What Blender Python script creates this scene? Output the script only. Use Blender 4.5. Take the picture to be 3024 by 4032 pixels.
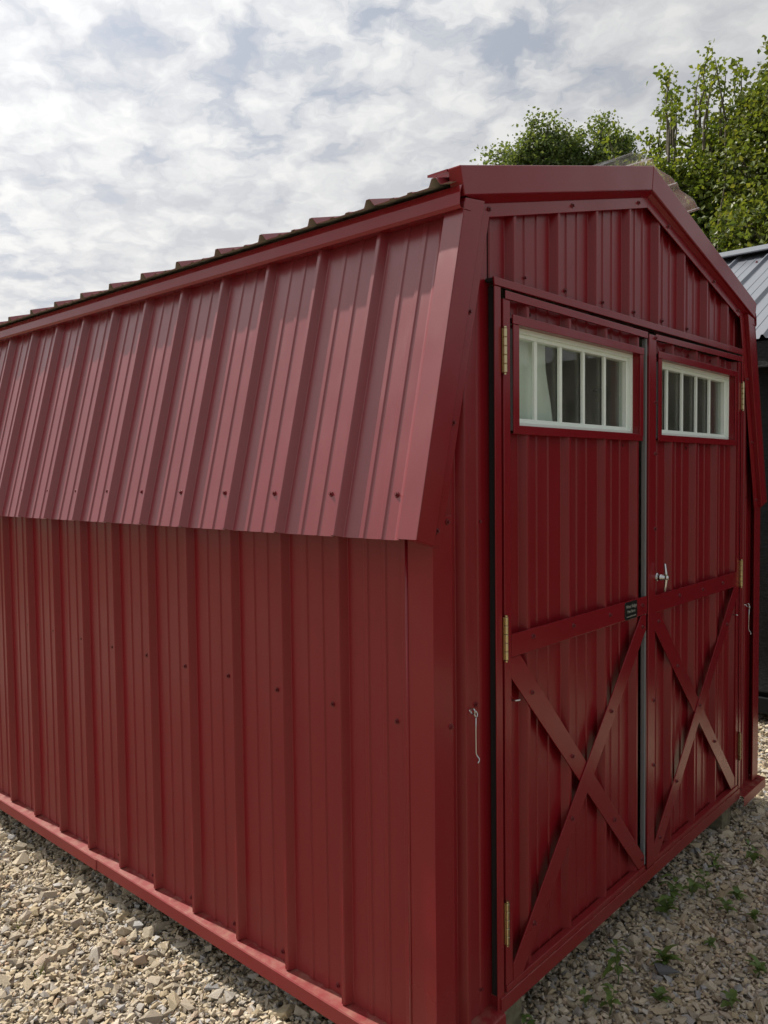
import bpy, bmesh, math, random
import numpy as np
from mathutils import Matrix, Vector, Euler

# ------------------------------------------------------------------ camera
scene = bpy.context.scene
for o in list(bpy.data.objects):
    bpy.data.objects.remove(o)
COL = scene.collection
CAM_POS = Vector((-1.455, -1.160, 1.50))
RIGHT = Vector((0.66872, -0.74342, -0.01176))
UP = Vector((0.04285, 0.02275, 0.99882))
FWD = Vector((0.74228, 0.66844, -0.04707))
cam_d = bpy.data.cameras.new('camera')
cam = bpy.data.objects.new('camera', cam_d)
COL.objects.link(cam)
cam_d.sensor_fit = 'HORIZONTAL'
cam_d.sensor_width = 36.0
cam_d.lens = 37.43
cam_d.clip_start = 0.02
cam_d.clip_end = 3000
M = Matrix.Identity(4)
for i in range(3):
    M[i][0] = RIGHT[i]; M[i][1] = UP[i]; M[i][2] = -FWD[i]; M[i][3] = CAM_POS[i]
cam.matrix_world = M
scene.camera = cam
scene.render.resolution_x = 768
scene.render.resolution_y = 1024

# ------------------------------------------------------------------ sky, sun, exposure
SUN = Vector((-0.055, 0.66, 0.75)).normalized()          # towards the sun
SUN_EL = math.asin(SUN.z)
SUN_AZ = math.atan2(SUN.x, SUN.y)                          # clockwise from +Y

world = bpy.data.worlds.new('World')
scene.world = world
world.use_nodes = True
wt = world.node_tree
wt.nodes.clear()


def nd(t, kind, **kw):
    n = t.nodes.new(kind)
    for k, v in kw.items():
        setattr(n, k, v)
    return n


def mth(t, op, a, b=None, clamp=False):
    n = t.nodes.new('ShaderNodeMath')
    n.operation = op
    n.use_clamp = clamp
    for i, v in enumerate((a, b)):
        if v is None:
            continue
        if isinstance(v, (int, float)):
            n.inputs[i].default_value = v
        else:
            t.links.new(v, n.inputs[i])
    return n.outputs[0]


def ramp(t, fac, stops, interp='LINEAR'):
    n = t.nodes.new('ShaderNodeValToRGB')
    n.color_ramp.interpolation = interp
    cr = n.color_ramp
    while len(cr.elements) < len(stops):
        cr.elements.new(0.5)
    for e, (p, c) in zip(cr.elements, stops):
        e.position = p
        e.color = (c[0], c[1], c[2], 1) if not isinstance(c, (int, float)) else (c, c, c, 1)
    t.links.new(fac, n.inputs[0])
    return n.outputs[0]


def mixc(t, fac, a, b, blend='MIX'):
    n = t.nodes.new('ShaderNodeMix')
    n.data_type = 'RGBA'
    n.blend_type = blend
    for s, v in ((n.inputs[0], fac), (n.inputs[6], a), (n.inputs[7], b)):
        if isinstance(v, (int, float)):
            s.default_value = v
        elif isinstance(v, (tuple, list)):
            s.default_value = (v[0], v[1], v[2], 1)
        else:
            t.links.new(v, s)
    return n.outputs[2]


def noise(t, vec, scale, detail=6, rough=0.55, dist=0.0, out=0, dim='3D'):
    n = t.nodes.new('ShaderNodeTexNoise')
    n.noise_dimensions = dim
    n.inputs['Scale'].default_value = scale
    n.inputs['Detail'].default_value = detail
    n.inputs['Roughness'].default_value = rough
    n.inputs['Distortion'].default_value = dist
    if vec is not None:
        t.links.new(vec, n.inputs['Vector'])
    return n.outputs[out]


# --- world shader: Nishita sky with a broken altocumulus layer
tc = nd(wt, 'ShaderNodeTexCoord')
sky = nd(wt, 'ShaderNodeTexSky', sky_type='NISHITA')
sky.sun_disc = False
sky.sun_elevation = SUN_EL
sky.sun_rotation = SUN_AZ
sky.altitude = 200
sky.air_density = 1.2
sky.dust_density = 2.0
sep = nd(wt, 'ShaderNodeSeparateXYZ')
wt.links.new(tc.outputs['Generated'], sep.inputs[0])
zc = mth(wt, 'ADD', mth(wt, 'MAXIMUM', sep.outputs[2], 0.0), 0.20)
px = mth(wt, 'DIVIDE', sep.outputs[0], zc)
py = mth(wt, 'DIVIDE', sep.outputs[1], zc)
comb = nd(wt, 'ShaderNodeCombineXYZ')
wt.links.new(px, comb.inputs[0])
wt.links.new(py, comb.inputs[1])
mp = nd(wt, 'ShaderNodeMapping')
mp.inputs['Location'].default_value = (3.1, 1.7, 0.4)
mp.inputs['Rotation'].default_value = (0, 0, 0.5)
mp.inputs['Scale'].default_value = (1.0, 0.92, 1)
wt.links.new(comb.outputs[0], mp.inputs[0])
cv = mp.outputs[0]
n_warp = noise(wt, cv, 9.0, 3, 0.6, 0.0, 1, '2D')
wv = nd(wt, 'ShaderNodeVectorMath', operation='MULTIPLY_ADD')
wt.links.new(n_warp, wv.inputs[0])
wv.inputs[1].default_value = (0.14, 0.14, 0.0)
wt.links.new(cv, wv.inputs[2])
vor = nd(wt, 'ShaderNodeTexVoronoi', feature='SMOOTH_F1')
vor.voronoi_dimensions = '2D'
vor.inputs['Scale'].default_value = 11.0
vor.inputs['Smoothness'].default_value = 0.35
wt.links.new(wv.outputs[0], vor.inputs['Vector'])
lump = mth(wt, 'SUBTRACT', 0.55, vor.outputs['Distance'])
n_big = noise(wt, cv, 1.9, 3, 0.5, 0.0, 0, '2D')
n_puff = noise(wt, wv.outputs[0], 5.0, 8, 0.66, 0.0, 0, '2D')
dens = mth(wt, 'ADD', mth(wt, 'MULTIPLY', n_big, 0.62),
           mth(wt, 'ADD', mth(wt, 'MULTIPLY', n_puff, 0.55), mth(wt, 'MULTIPLY', lump, 0.26)))
cover = ramp(wt, dens, [(0.41, 0.22), (0.48, 0.58), (0.55, 0.90), (0.64, 1.0)], 'EASE')
shade = mth(wt, 'ADD', mth(wt, 'MULTIPLY', mth(wt, 'SUBTRACT', n_puff, 0.5), 2.4), mth(wt, 'ADD', mth(wt, 'MULTIPLY', lump, 1.1), 0.30))
dotn = nd(wt, 'ShaderNodeVectorMath', operation='DOT_PRODUCT')
wt.links.new(tc.outputs['Generated'], dotn.inputs[0])
dotn.inputs[1].default_value = SUN
sdot = mth(wt, 'MAXIMUM', dotn.outputs['Value'], 0.0)
glow = mth(wt, 'ADD', mth(wt, 'MULTIPLY', mth(wt, 'POWER', sdot, 2.4), 0.78), mth(wt, 'MULTIPLY', mth(wt, 'POWER', sdot, 18.0), 1.2))
gain = mth(wt, 'ADD', 0.80, glow)
lit = mth(wt, 'ADD', shade, 0.0, True)
ccol = mixc(wt, lit, (4.75, 4.85, 5.1), (6.75, 6.75, 6.7))
skyc = mixc(wt, 0.70, mixc(wt, 1.0, sky.outputs[0], (0.5, 0.5, 0.5), 'MULTIPLY'), (3.9, 4.25, 4.95))
wcol = mixc(wt, cover, skyc, ccol)
hz = ramp(wt, sep.outputs[2], [(0.0, 0.7), (0.20, 0.22), (0.40, 0.0)])
wcol = mixc(wt, hz, wcol, (6.2, 5.98, 5.88))
gv_ = nd(wt, 'ShaderNodeVectorMath', operation='SCALE')
wt.links.new(wcol, gv_.inputs[0])
wt.links.new(gain, gv_.inputs['Scale'])
wcol = gv_.outputs[0]
bg = nd(wt, 'ShaderNodeBackground')
bg.inputs[1].default_value = 0.1
wt.links.new(wcol, bg.inputs[0])
wo = nd(wt, 'ShaderNodeOutputWorld')
wt.links.new(bg.outputs[0], wo.inputs[0])

sun_d = bpy.data.lights.new('sun', 'SUN')
sun_d.energy = 5.0
sun_d.angle = math.radians(0.7)
sun_d.color = (1.0, 0.93, 0.82)
sun = bpy.data.objects.new('sun', sun_d)
COL.objects.link(sun)
sun.rotation_euler = SUN.to_track_quat('Z', 'Y').to_euler()
sun.location = (0, 5, 12)

scene.view_settings.view_transform = 'Standard'
scene.view_settings.look = 'None'
scene.view_settings.exposure = 0.25
scene.view_settings.gamma = 1.0
scene.view_settings.use_curve_mapping = False
scene.render.engine = 'CYCLES'
scene.cycles.max_bounces = 6
scene.cycles.diffuse_bounces = 3
scene.cycles.glossy_bounces = 3
scene.cycles.transparent_max_bounces = 8

rng = np.random.default_rng(7)
random.seed(7)

# ------------------------------------------------------------------ materials


def new_mat(name):
    m = bpy.data.materials.new(name)
    m.use_nodes = True
    t = m.node_tree
    b = t.nodes['Principled BSDF']
    return m, t, b


def setb(b, base=None, rough=None, metal=None, spec=None):
    if base is not None:
        b.inputs['Base Color'].default_value = (*base, 1)
    if rough is not None:
        b.inputs['Roughness'].default_value = rough
    if metal is not None:
        b.inputs['Metallic'].default_value = metal
    if spec is not None:
        b.inputs['Specular IOR Level'].default_value = spec


def bump(t, b, height, strength, dist):
    n = t.nodes.new('ShaderNodeBump')
    n.inputs['Strength'].default_value = strength
    n.inputs['Distance'].default_value = dist
    t.links.new(height, n.inputs['Height'])
    t.links.new(n.outputs[0], b.inputs['Normal'])


def schlick(t, f0):
    """two-sided Fresnel for thin clear sheets"""
    g = nd(t, 'ShaderNodeNewGeometry')
    d = nd(t, 'ShaderNodeVectorMath', operation='DOT_PRODUCT')
    t.links.new(g.outputs['Normal'], d.inputs[0])
    t.links.new(g.outputs['Incoming'], d.inputs[1])
    k = mth(t, 'SUBTRACT', 1.0, mth(t, 'ABSOLUTE', d.outputs['Value']), True)
    return mth(t, 'ADD', f0, mth(t, 'MULTIPLY', mth(t, 'POWER', k, 5.0), 1.0 - f0), True)


def objco(t):
    n = t.nodes.new('ShaderNodeTexCoord')
    return n.outputs['Object']


def paint_mat(name, base, rough=0.30, dust=0.0, spec=0.44, streaks=0.0):
    m, t, b = new_mat(name)
    co = objco(t)
    n1 = noise(t, co, 2.3, 2, 0.5)
    c = mixc(t, n1, tuple(x * 0.94 for x in base), tuple(min(1, x * 1.06) for x in base))
    # splashed dust low on the sheets and on ledges
    geo = nd(t, 'ShaderNodeNewGeometry')
    sp = nd(t, 'ShaderNodeSeparateXYZ')
    t.links.new(geo.outputs['Position'], sp.inputs[0])
    nd_ = noise(t, co, 9.0, 4, 0.65)
    low = ramp(t, mth(t, 'ADD', sp.outputs[2], mth(t, 'MULTIPLY', mth(t, 'SUBTRACT', nd_, 0.5), 0.35)),
               [(0.04, 1.0), (0.30, 0.0)])
    c = mixc(t, mth(t, 'MULTIPLY', low, 0.05), c, (0.36, 0.29, 0.21))
    ms = nd(t, 'ShaderNodeMapping')
    ms.inputs['Scale'].default_value = (26, 26, 1.1)
    t.links.new(co, ms.inputs[0])
    streak = ramp(t, noise(t, ms.outputs[0], 1.0, 4, 0.6), [(0.50, 0.0), (0.78, 1.0)])
    c = mixc(t, mth(t, 'MULTIPLY', streak, streaks), c, (0.30, 0.22, 0.19))
    if dust:
        sn = nd(t, 'ShaderNodeSeparateXYZ')
        t.links.new(geo.outputs['True Normal'], sn.inputs[0])
        upf = ramp(t, sn.outputs[2], [(0.6, 0.0), (0.85, 1.0)])
        dn = ramp(t, noise(t, co, 26.0, 5, 0.65), [(0.42, 0.0), (0.66, 1.0)])
        c = mixc(t, mth(t, 'MULTIPLY', mth(t, 'MULTIPLY', upf, dn), dust), c, (0.42, 0.34, 0.24))
    t.links.new(c, b.inputs['Base Color'])
    r = mth(t, 'ADD', mth(t, 'MULTIPLY', nd_, 0.08), rough - 0.04)
    t.links.new(mth(t, 'ADD', mth(t, 'ADD', r, mth(t, 'MULTIPLY', low, 0.10)), mth(t, 'MULTIPLY', streak, 2.0 * streaks)), b.inputs['Roughness'])
    b.inputs['Specular IOR Level'].default_value = spec
    bump(t, b, n1, 0.55, 0.020)
    return m


RED = (0.200, 0.0066, 0.0118)
M_RED = paint_mat('red_painted_steel', RED, streaks=0.035)
M_ROOFRED = paint_mat('sky_sheen_red_roof_steel', (0.205, 0.022, 0.029), 0.31, spec=0.85, streaks=0.03)  # wall red made paler and glossier: pink sky sheen mixed into the colour
M_REDTRIM = paint_mat('red_painted_trim', (0.200, 0.0066, 0.0118), 0.25)
M_REDBASE = paint_mat('red_painted_base_flashing', (0.200, 0.0066, 0.0118), 0.27, dust=0.22)

M_BACK, t, b = new_mat('sheet_back_primer')
setb(b, (0.34, 0.33, 0.27), 0.6)
co = objco(t)
t.links.new(mixc(t, noise(t, co, 8, 4), (0.30, 0.29, 0.235), (0.38, 0.37, 0.31)), b.inputs['Base Color'])

M_WHITE, t, b = new_mat('white_vinyl')
setb(b, (0.78, 0.80, 0.76), 0.35)
t.links.new(mixc(t, noise(t, objco(t), 14, 4), (0.80, 0.88, 0.82), (0.86, 0.93, 0.88)), b.inputs['Base Color'])

M_GLASS, t, b = new_mat('window_glass')
out = t.nodes['Material Output']
tr = nd(t, 'ShaderNodeBsdfTransparent')
tr.inputs[0].default_value = (0.93, 0.97, 0.94, 1)
gl = nd(t, 'ShaderNodeBsdfGlossy')
gl.inputs['Roughness'].default_value = 0.01
mx = nd(t, 'ShaderNodeMixShader')
t.links.new(schlick(t, 0.035), mx.inputs[0])
dfg = nd(t, 'ShaderNodeBsdfDiffuse'); dfg.inputs[0].default_value = (0.62, 0.60, 0.54, 1)
mg = nd(t, 'ShaderNodeMixShader')
t.links.new(ramp(t, noise(t, objco(t), 7, 4, 0.6), [(0.3, 0.03), (0.7, 0.075)]), mg.inputs[0])
t.links.new(tr.outputs[0], mg.inputs[1]); t.links.new(dfg.outputs[0], mg.inputs[2])
t.links.new(mg.outputs[0], mx.inputs[1])
t.links.new(gl.outputs[0], mx.inputs[2])
t.links.new(mx.outputs[0], out.inputs[0])

M_CLEAR, t, b = new_mat('clear_polycarbonate')
out = t.nodes['Material Output']
tr = nd(t, 'ShaderNodeBsdfTransparent')
tr.inputs[0].default_value = (0.97, 0.98, 0.97, 1)
gl = nd(t, 'ShaderNodeBsdfGlossy')
gl.inputs['Roughness'].default_value = 0.05
df = nd(t, 'ShaderNodeBsdfDiffuse')
df.inputs[0].default_value = (0.8, 0.8, 0.78, 1)
tl = nd(t, 'ShaderNodeBsdfTranslucent')
tl.inputs[0].default_value = (0.8, 0.8, 0.78, 1)
a1 = nd(t, 'ShaderNodeMixShader'); a1.inputs[0].default_value = 0.5
t.links.new(df.outputs[0], a1.inputs[1]); t.links.new(tl.outputs[0], a1.inputs[2])
a2 = nd(t, 'ShaderNodeMixShader')
t.links.new(ramp(t, noise(t, objco(t), 9, 5, 0.6), [(0.3, 0.02), (0.7, 0.07)]), a2.inputs[0])
t.links.new(tr.outputs[0], a2.inputs[1]); t.links.new(a1.outputs[0], a2.inputs[2])
a3 = nd(t, 'ShaderNodeMixShader')
t.links.new(schlick(t, 0.05), a3.inputs[0])
t.links.new(a2.outputs[0], a3.inputs[1]); t.links.new(gl.outputs[0], a3.inputs[2])
t.links.new(a3.outputs[0], out.inputs[0])

M_BRASS, t, b = new_mat('yellow_zinc_plating')
co = objco(t)
t.links.new(mixc(t, noise(t, co, 18, 3), (0.50, 0.45, 0.22), (0.56, 0.43, 0.30)), b.inputs['Base Color'])
setb(b, None, 0.22, 1.0)
M_CHROME, t, b = new_mat('chromed_steel')
setb(b, (0.55, 0.55, 0.56), 0.10, 1.0)
M_ZINC, t, b = new_mat('zinc_plated_wire')
setb(b, (0.55, 0.56, 0.56), 0.28, 1.0)
M_RUBBER, t, b = new_mat('grey_weatherstrip')
setb(b, (0.17, 0.185, 0.19), 0.55)
M_BLACKRUB, t, b = new_mat('black_foam_closure')
setb(b, (0.012, 0.012, 0.013), 0.8)
M_SCREW, t, b = new_mat('dark_red_screw_head')
t.links.new(mixc(t, noise(t, objco(t), 300, 2), (0.10, 0.010, 0.014), (0.16, 0.016, 0.02)), b.inputs['Base Color'])
setb(b, None, 0.4)
M_PLAQUE, t, b = new_mat('black_plaque_plastic')
setb(b, (0.010, 0.011, 0.011), 0.3)
M_LETTER, t, b = new_mat('silver_lettering')
setb(b, (0.30, 0.29, 0.25), 0.5)
M_CLOTH, t, b = new_mat('pale_sheet_cloth')
setb(b, (0.86, 0.88, 0.86), 0.85)
M_WOODDARK, t, b = new_mat('treated_skid_wood')
co = objco(t)
mpn = nd(t, 'ShaderNodeMapping'); mpn.inputs['Scale'].default_value = (14, 1.2, 14)
t.links.new(co, mpn.inputs[0])
t.links.new(ramp(t, noise(t, mpn.outputs[0], 3, 6), [(0.3, (0.10, 0.09, 0.06)), (0.7, (0.22, 0.20, 0.13))]), b.inputs['Base Color'])
setb(b, None, 0.8)
M_PLY, t, b = new_mat('plywood_floor')
t.links.new(ramp(t, noise(t, objco(t), 6, 5), [(0.3, (0.20, 0.15, 0.09)), (0.7, (0.28, 0.21, 0.13))]), b.inputs['Base Color'])
setb(b, None, 0.75)

# stone colours: one hue per stone
M_STONE, t, b = new_mat('crushed_limestone')
geo = nd(t, 'ShaderNodeNewGeometry')
oi = nd(t, 'ShaderNodeObjectInfo')
rnd = mth(t, 'FRACT', mth(t, 'ADD', geo.outputs['Random Per Island'], oi.outputs['Random']))
STONES = [(0.0, (0.39, 0.315, 0.205)), (0.16, (0.48, 0.40, 0.28)), (0.32, (0.40, 0.34, 0.25)), (0.46, (0.55, 0.475, 0.36)),
          (0.58, (0.29, 0.25, 0.195)), (0.70, (0.47, 0.405, 0.315)), (0.82, (0.33, 0.325, 0.325)), (0.92, (0.52, 0.465, 0.385)), (1.0, (0.40, 0.285, 0.19))]
c = ramp(t, rnd, STONES)
co = objco(t)
nn = noise(t, co, 55, 6, 0.65)
c = mixc(t, 0.75, c, ramp(t, nn, [(0.25, 0.72), (0.5, 1.05), (0.75, 1.22)]), 'MULTIPLY')
t.links.new(c, b.inputs['Base Color'])
setb(b, None, 0.85, None, 0.3)
bump(t, b, noise(t, co, 90, 3, 0.65), 0.6, 0.006)

M_GROUND, t, b = new_mat('gravel_bed')
co = objco(t)
vo = nd(t, 'ShaderNodeTexVoronoi')
vo.inputs['Scale'].default_value = 62
t.links.new(co, vo.inputs['Vector'])
sv = nd(t, 'ShaderNodeSeparateColor')
t.links.new(vo.outputs['Color'], sv.inputs[0])
c = ramp(t, sv.outputs[0], STONES)
c = mixc(t, 0.8, c, ramp(t, vo.outputs['Distance'], [(0.25, 1.0), (0.75, 0.5)]), 'MULTIPLY')
c = mixc(t, ramp(t, noise(t, co, 1.3, 4), [(0.40, 0.0), (0.7, 0.45)]), c, (0.25, 0.205, 0.145))
# grass takes over where the gravel yard ends
vl = nd(t, 'ShaderNodeVectorMath', operation='LENGTH')
t.links.new(co, vl.inputs[0])
gd = mth(t, 'ADD', vl.outputs['Value'], mth(t, 'MULTIPLY', noise(t, co, 0.35, 4), 5.0))
gcol = ramp(t, noise(t, co, 3.0, 6, 0.7), [(0.3, (0.045, 0.07, 0.02)), (0.7, (0.10, 0.125, 0.04))])
c = mixc(t, ramp(t, mth(t, 'MULTIPLY', gd, 0.05), [(0.58, 0.0), (0.68, 1.0)]), c, gcol)
t.links.new(c, b.inputs['Base Color'])
setb(b, None, 0.95, None, 0.2)
bump(t, b, mth(t, 'SUBTRACT', 1.0, vo.outputs['Distance']), 0.9, 0.02)


def leaf_mat(name, cols, trans=0.5, rough=0.45):
    m, t, b = new_mat(name)
    geo = nd(t, 'ShaderNodeNewGeometry')
    oi = nd(t, 'ShaderNodeObjectInfo')
    rn = mth(t, 'FRACT', mth(t, 'ADD', geo.outputs['Random Per Island'], oi.outputs['Random']))
    n = len(cols)
    c = ramp(t, rn, [(i / (n - 1), cols[i]) for i in range(n)])
    cl = noise(t, objco(t), 0.9, 3)
    c = mixc(t, 0.8, c, ramp(t, cl, [(0.3, 0.62), (0.7, 1.15)]), 'MULTIPLY')
    t.links.new(c, b.inputs['Base Color'])
    setb(b, None, rough, None, 0.4)
    tlu = nd(t, 'ShaderNodeBsdfTranslucent')
    t.links.new(mixc(t, 1.0, c, (1.35, 1.25, 0.55), 'MULTIPLY'), tlu.inputs[0])
    mx = nd(t, 'ShaderNodeMixShader')
    mx.inputs[0].default_value = trans
    o = t.nodes['Material Output']
    t.links.new(b.outputs[0], mx.inputs[1])
    t.links.new(tlu.outputs[0], mx.inputs[2])
    t.links.new(mx.outputs[0], o.inputs[0])
    return m


M_LEAF_A = leaf_mat('poplar_leaves', [(0.10, 0.155, 0.045), (0.15, 0.215, 0.07), (0.22, 0.27, 0.12), (0.11, 0.17, 0.05)], 0.4)
M_LEAF_B = leaf_mat('maple_leaves', [(0.115, 0.175, 0.026), (0.17, 0.22, 0.040), (0.10, 0.16, 0.028), (0.22, 0.25, 0.050), (0.13, 0.19, 0.032)], 0.45)
M_LEAF_C = leaf_mat('hickory_leaves', [(0.11, 0.155, 0.03), (0.17, 0.205, 0.045), (0.09, 0.14, 0.028), (0.21, 0.22, 0.05)], 0.42)
M_WEED = leaf_mat('weed_leaves', [(0.115, 0.19, 0.055), (0.16, 0.24, 0.065), (0.13, 0.20, 0.065)], 0.3)
M_GRASS = leaf_mat('grass_blades', [(0.12, 0.17, 0.04), (0.20, 0.21, 0.06), (0.09, 0.15, 0.03)], 0.3)
M_BARK, t, b = new_mat('grey_brown_bark')
co = objco(t)
mpn = nd(t, 'ShaderNodeMapping'); mpn.inputs['Scale'].default_value = (9, 9, 1.6)
t.links.new(co, mpn.inputs[0])
nb = noise(t, mpn.outputs[0], 3, 7, 0.6)
t.links.new(ramp(t, nb, [(0.3, (0.055, 0.045, 0.032)), (0.7, (0.15, 0.125, 0.09))]), b.inputs['Base Color'])
setb(b, None, 0.9)
bump(t, b, nb, 0.8, 0.03)
M_STEM, t, b = new_mat('weed_stem')
setb(b, (0.09, 0.13, 0.04), 0.6)
M_STRAW, t, b = new_mat('dry_straw')
setb(b, (0.42, 0.35, 0.22), 0.8)

M_GREYROOF = paint_mat('grey_metal_roofing', (0.17, 0.185, 0.215), 0.32, spec=0.5)
M_BLACKWALL, t, b = new_mat('black_stained_boards')
co = objco(t)
mpn = nd(t, 'ShaderNodeMapping'); mpn.inputs['Scale'].default_value = (6, 6, 30)
t.links.new(co, mpn.inputs[0])
nb = noise(t, mpn.outputs[0], 4, 7, 0.7)
t.links.new(ramp(t, nb, [(0.4, (0.010, 0.011, 0.012)), (0.72, (0.030, 0.032, 0.035))]), b.inputs['Base Color'])
setb(b, None, 0.7, None, 0.25)
bump(t, b, nb, 0.9, 0.015)
M_BLACKTRIM, t, b = new_mat('black_fascia')
setb(b, (0.010, 0.011, 0.012), 0.6, None, 0.2)

# ------------------------------------------------------------------ mesh helpers


def link(o, parent=None):
    COL.objects.link(o)
    if parent is not None:
        o.parent = parent
        if parent.type == 'EMPTY':
            o.matrix_parent_inverse = Matrix.Translation(-Vector(parent.location))
    return o


def mesh(name, verts, faces, mat, parent=None, smooth=False, solid=0.0, back=None, bevel=0.0):
    me = bpy.data.meshes.new(name)
    me.from_pydata([tuple(v) for v in verts], [], faces)
    me.materials.append(mat)
    if back is not None:
        me.materials.append(back)
    if smooth:
        me.polygons.foreach_set('use_smooth', [True] * len(me.polygons))
    me.update()
    o = link(bpy.data.objects.new(name, me), parent)
    if solid:
        md = o.modifiers.new('thickness', 'SOLIDIFY')
        md.thickness = solid
        md.offset = -1
        if back is not None:
            md.material_offset = 1
    if bevel:
        md = o.modifiers.new('edge', 'BEVEL')
        md.width = bevel
        md.segments = 2
        md.limit_method = 'ANGLE'
        md.angle_limit = math.radians(40)
    return o


def empty(name, loc, label=None, cat=None, group=None):
    o = bpy.data.objects.new(name, None)
    o.empty_display_size = 0.2
    o.location = loc
    COL.objects.link(o)
    return tag(o, label, cat, group)


def tag(o, label=None, cat=None, group=None, kind=None):
    if label: o['label'] = label
    if cat: o['category'] = cat
    if group: o['group'] = group
    if kind: o['kind'] = kind
    return o


def prism(name, poly, y0, y1, mat, parent=None, bevel=0.0012, axis='Y', **kw):
    """polygon in (a, z), extruded along the other horizontal axis"""
    n = len(poly)
    if axis == 'Y':
        vs = [(a, y0, z) for a, z in poly] + [(a, y1, z) for a, z in poly]
    else:
        vs = [(y0, a, z) for a, z in poly] + [(y1, a, z) for a, z in poly]
    fs = [list(range(n)), list(range(2 * n - 1, n - 1, -1))]
    for i in range(n):
        j = (i + 1) % n
        fs.append([j, i, i + n, j + n])
    bm = bmesh.new()
    bv = [bm.verts.new(v) for v in vs]
    for f in fs:
        bm.faces.new([bv[i] for i in f])
    bmesh.ops.recalc_face_normals(bm, faces=bm.faces)
    me = bpy.data.meshes.new(name)
    bm.to_mesh(me)
    bm.free()
    me.materials.append(mat)
    o = link(bpy.data.objects.new(name, me), parent)
    if bevel:
        md = o.modifiers.new('edge', 'BEVEL')
        md.width = bevel
        md.segments = 2
        md.limit_method = 'ANGLE'
    return o


def box(name, x0, x1, y0, y1, z0, z1, mat, parent=None, bevel=0.0012):
    return prism(name, [(x0, z0), (x1, z0), (x1, z1), (x0, z1)], y0, y1, mat, parent, bevel)


def profile(u0, u1, start, pitch, h=0.023, minor=True):
    """(u, height) break points of a ribbed steel sheet between u0 and u1"""
    pts = []
    k0 = int(math.floor((u0 - start) / pitch)) - 1
    k1 = int(math.ceil((u1 - start) / pitch)) + 1
    for k in range(k0, k1 + 1):
        c = start + k * pitch
        for du, hh in ((-.0195, 0), (-.0175, .0010), (-.0074, h - .0022), (-.0054, h), (.0054, h), (.0074, h - .0022), (.0175, .0010), (.0195, 0)):
            pts.append((c + du, hh))
        if minor:
            for cc in (c + pitch * 0.365, c + pitch * 0.635):
                for du, hh in ((-.0095, 0), (-.0060, .0034), (.0060, .0034), (.0095, 0)):
                    pts.append((cc + du, hh))
    pts.sort()
    us = np.array([p[0] for p in pts]); hs = np.array([p[1] for p in pts])
    inner = [(u, hh) for u, hh in pts if u0 + 1e-4 < u < u1 - 1e-4]
    return [(u0, float(np.interp(u0, us, hs)))] + inner + [(u1, float(np.interp(u1, us, hs)))], (us, hs)


def sheet_geo(O, U, V, N, u0, u1, v0, v1, start, pitch, h=0.023, minor=True, cuts=(), vseg=1):
    """v0/v1 numbers or functions of u; returns verts, faces of one ribbed sheet"""
    pr, (us, hs) = profile(u0, u1, start, pitch, h, minor)
    for c in cuts:
        if u0 < c < u1:
            pr.append((c, float(np.interp(c, us, hs))))
    pr.sort()
    f0 = v0 if callable(v0) else (lambda u: v0)
    f1 = v1 if callable(v1) else (lambda u: v1)
    O, U, V, N = map(Vector, (O, U, V, N))
    vs, fs = [], []
    for u, hh in pr:
        for s in range(vseg + 1):
            v = f0(u) + (f1(u) - f0(u)) * s / vseg
            vs.append(O + U * u + V * v + N * hh)
    k = vseg + 1
    flip = U.cross(V).dot(N) < 0
    for i in range(len(pr) - 1):
        for s in range(vseg):
            q = [i * k + s, (i + 1) * k + s, (i + 1) * k + s + 1, i * k + s + 1]
            fs.append(q[::-1] if flip else q)
    return vs, fs


def sheet(name, parent, *a, mat=None, back=None, solid=0.0012, **kw):
    vs, fs = sheet_geo(*a, **kw)
    return mesh(name, vs, fs, mat or M_RED, parent, solid=solid, back=back or M_BACK)


def tube_geo(pts, radii, seg=6, cap=True):
    pts = [Vector(p) for p in pts]
    vs, fs = [], []
    n = len(pts)
    prev = None
    for i, p in enumerate(pts):
        d = (pts[min(i + 1, n - 1)] - pts[max(i - 1, 0)])
        if d.length < 1e-9:
            d = Vector((0, 0, 1))
        d.normalize()
        if prev is None:
            a = d.orthogonal().normalized()
        else:
            a = prev - d * prev.dot(d)
            a = a.normalized() if a.length > 1e-6 else d.orthogonal().normalized()
        prev = a
        bb = d.cross(a)
        for k in range(seg):
            th = 2 * math.pi * k / seg
            vs.append(p + (a * math.cos(th) + bb * math.sin(th)) * radii[i])
    for i in range(n - 1):
        for k in range(seg):
            k2 = (k + 1) % seg
            fs.append([i * seg + k, i * seg + k2, (i + 1) * seg + k2, (i + 1) * seg + k])
    if cap:
        fs.append(list(range(seg))[::-1])
        fs.append([(n - 1) * seg + k for k in range(seg)])
    return vs, fs


def tube(name, pts, r, mat, parent=None, seg=8):
    rr = r if isinstance(r, (list, tuple)) else [r] * len(pts)
    vs, fs = tube_geo(pts, rr, seg)
    return mesh(name, vs, fs, mat, parent, smooth=True)


# ------------------------------------------------------------------ ground
GZ = -0.075
gm = mesh('gravel_ground', [(-400, -400, GZ), (400, -400, GZ), (400, 400, GZ), (-400, 400, GZ)], [[0, 1, 2, 3]], M_GROUND)
tag(gm, kind='structure')

# ------------------------------------------------------------------ the red shed
LEN = 3.70            # along Y
WR = 2.385            # right wall
XC = 1.157            # ridge
shed = empty('metal_shed', (1.19, 1.85, GZ), 'dark red ribbed metal barn shed with gambrel roof and white trimmed double doors', 'shed')
ZB = 0.086            # bottom of the wall sheets
PAN = 0.023

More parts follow.
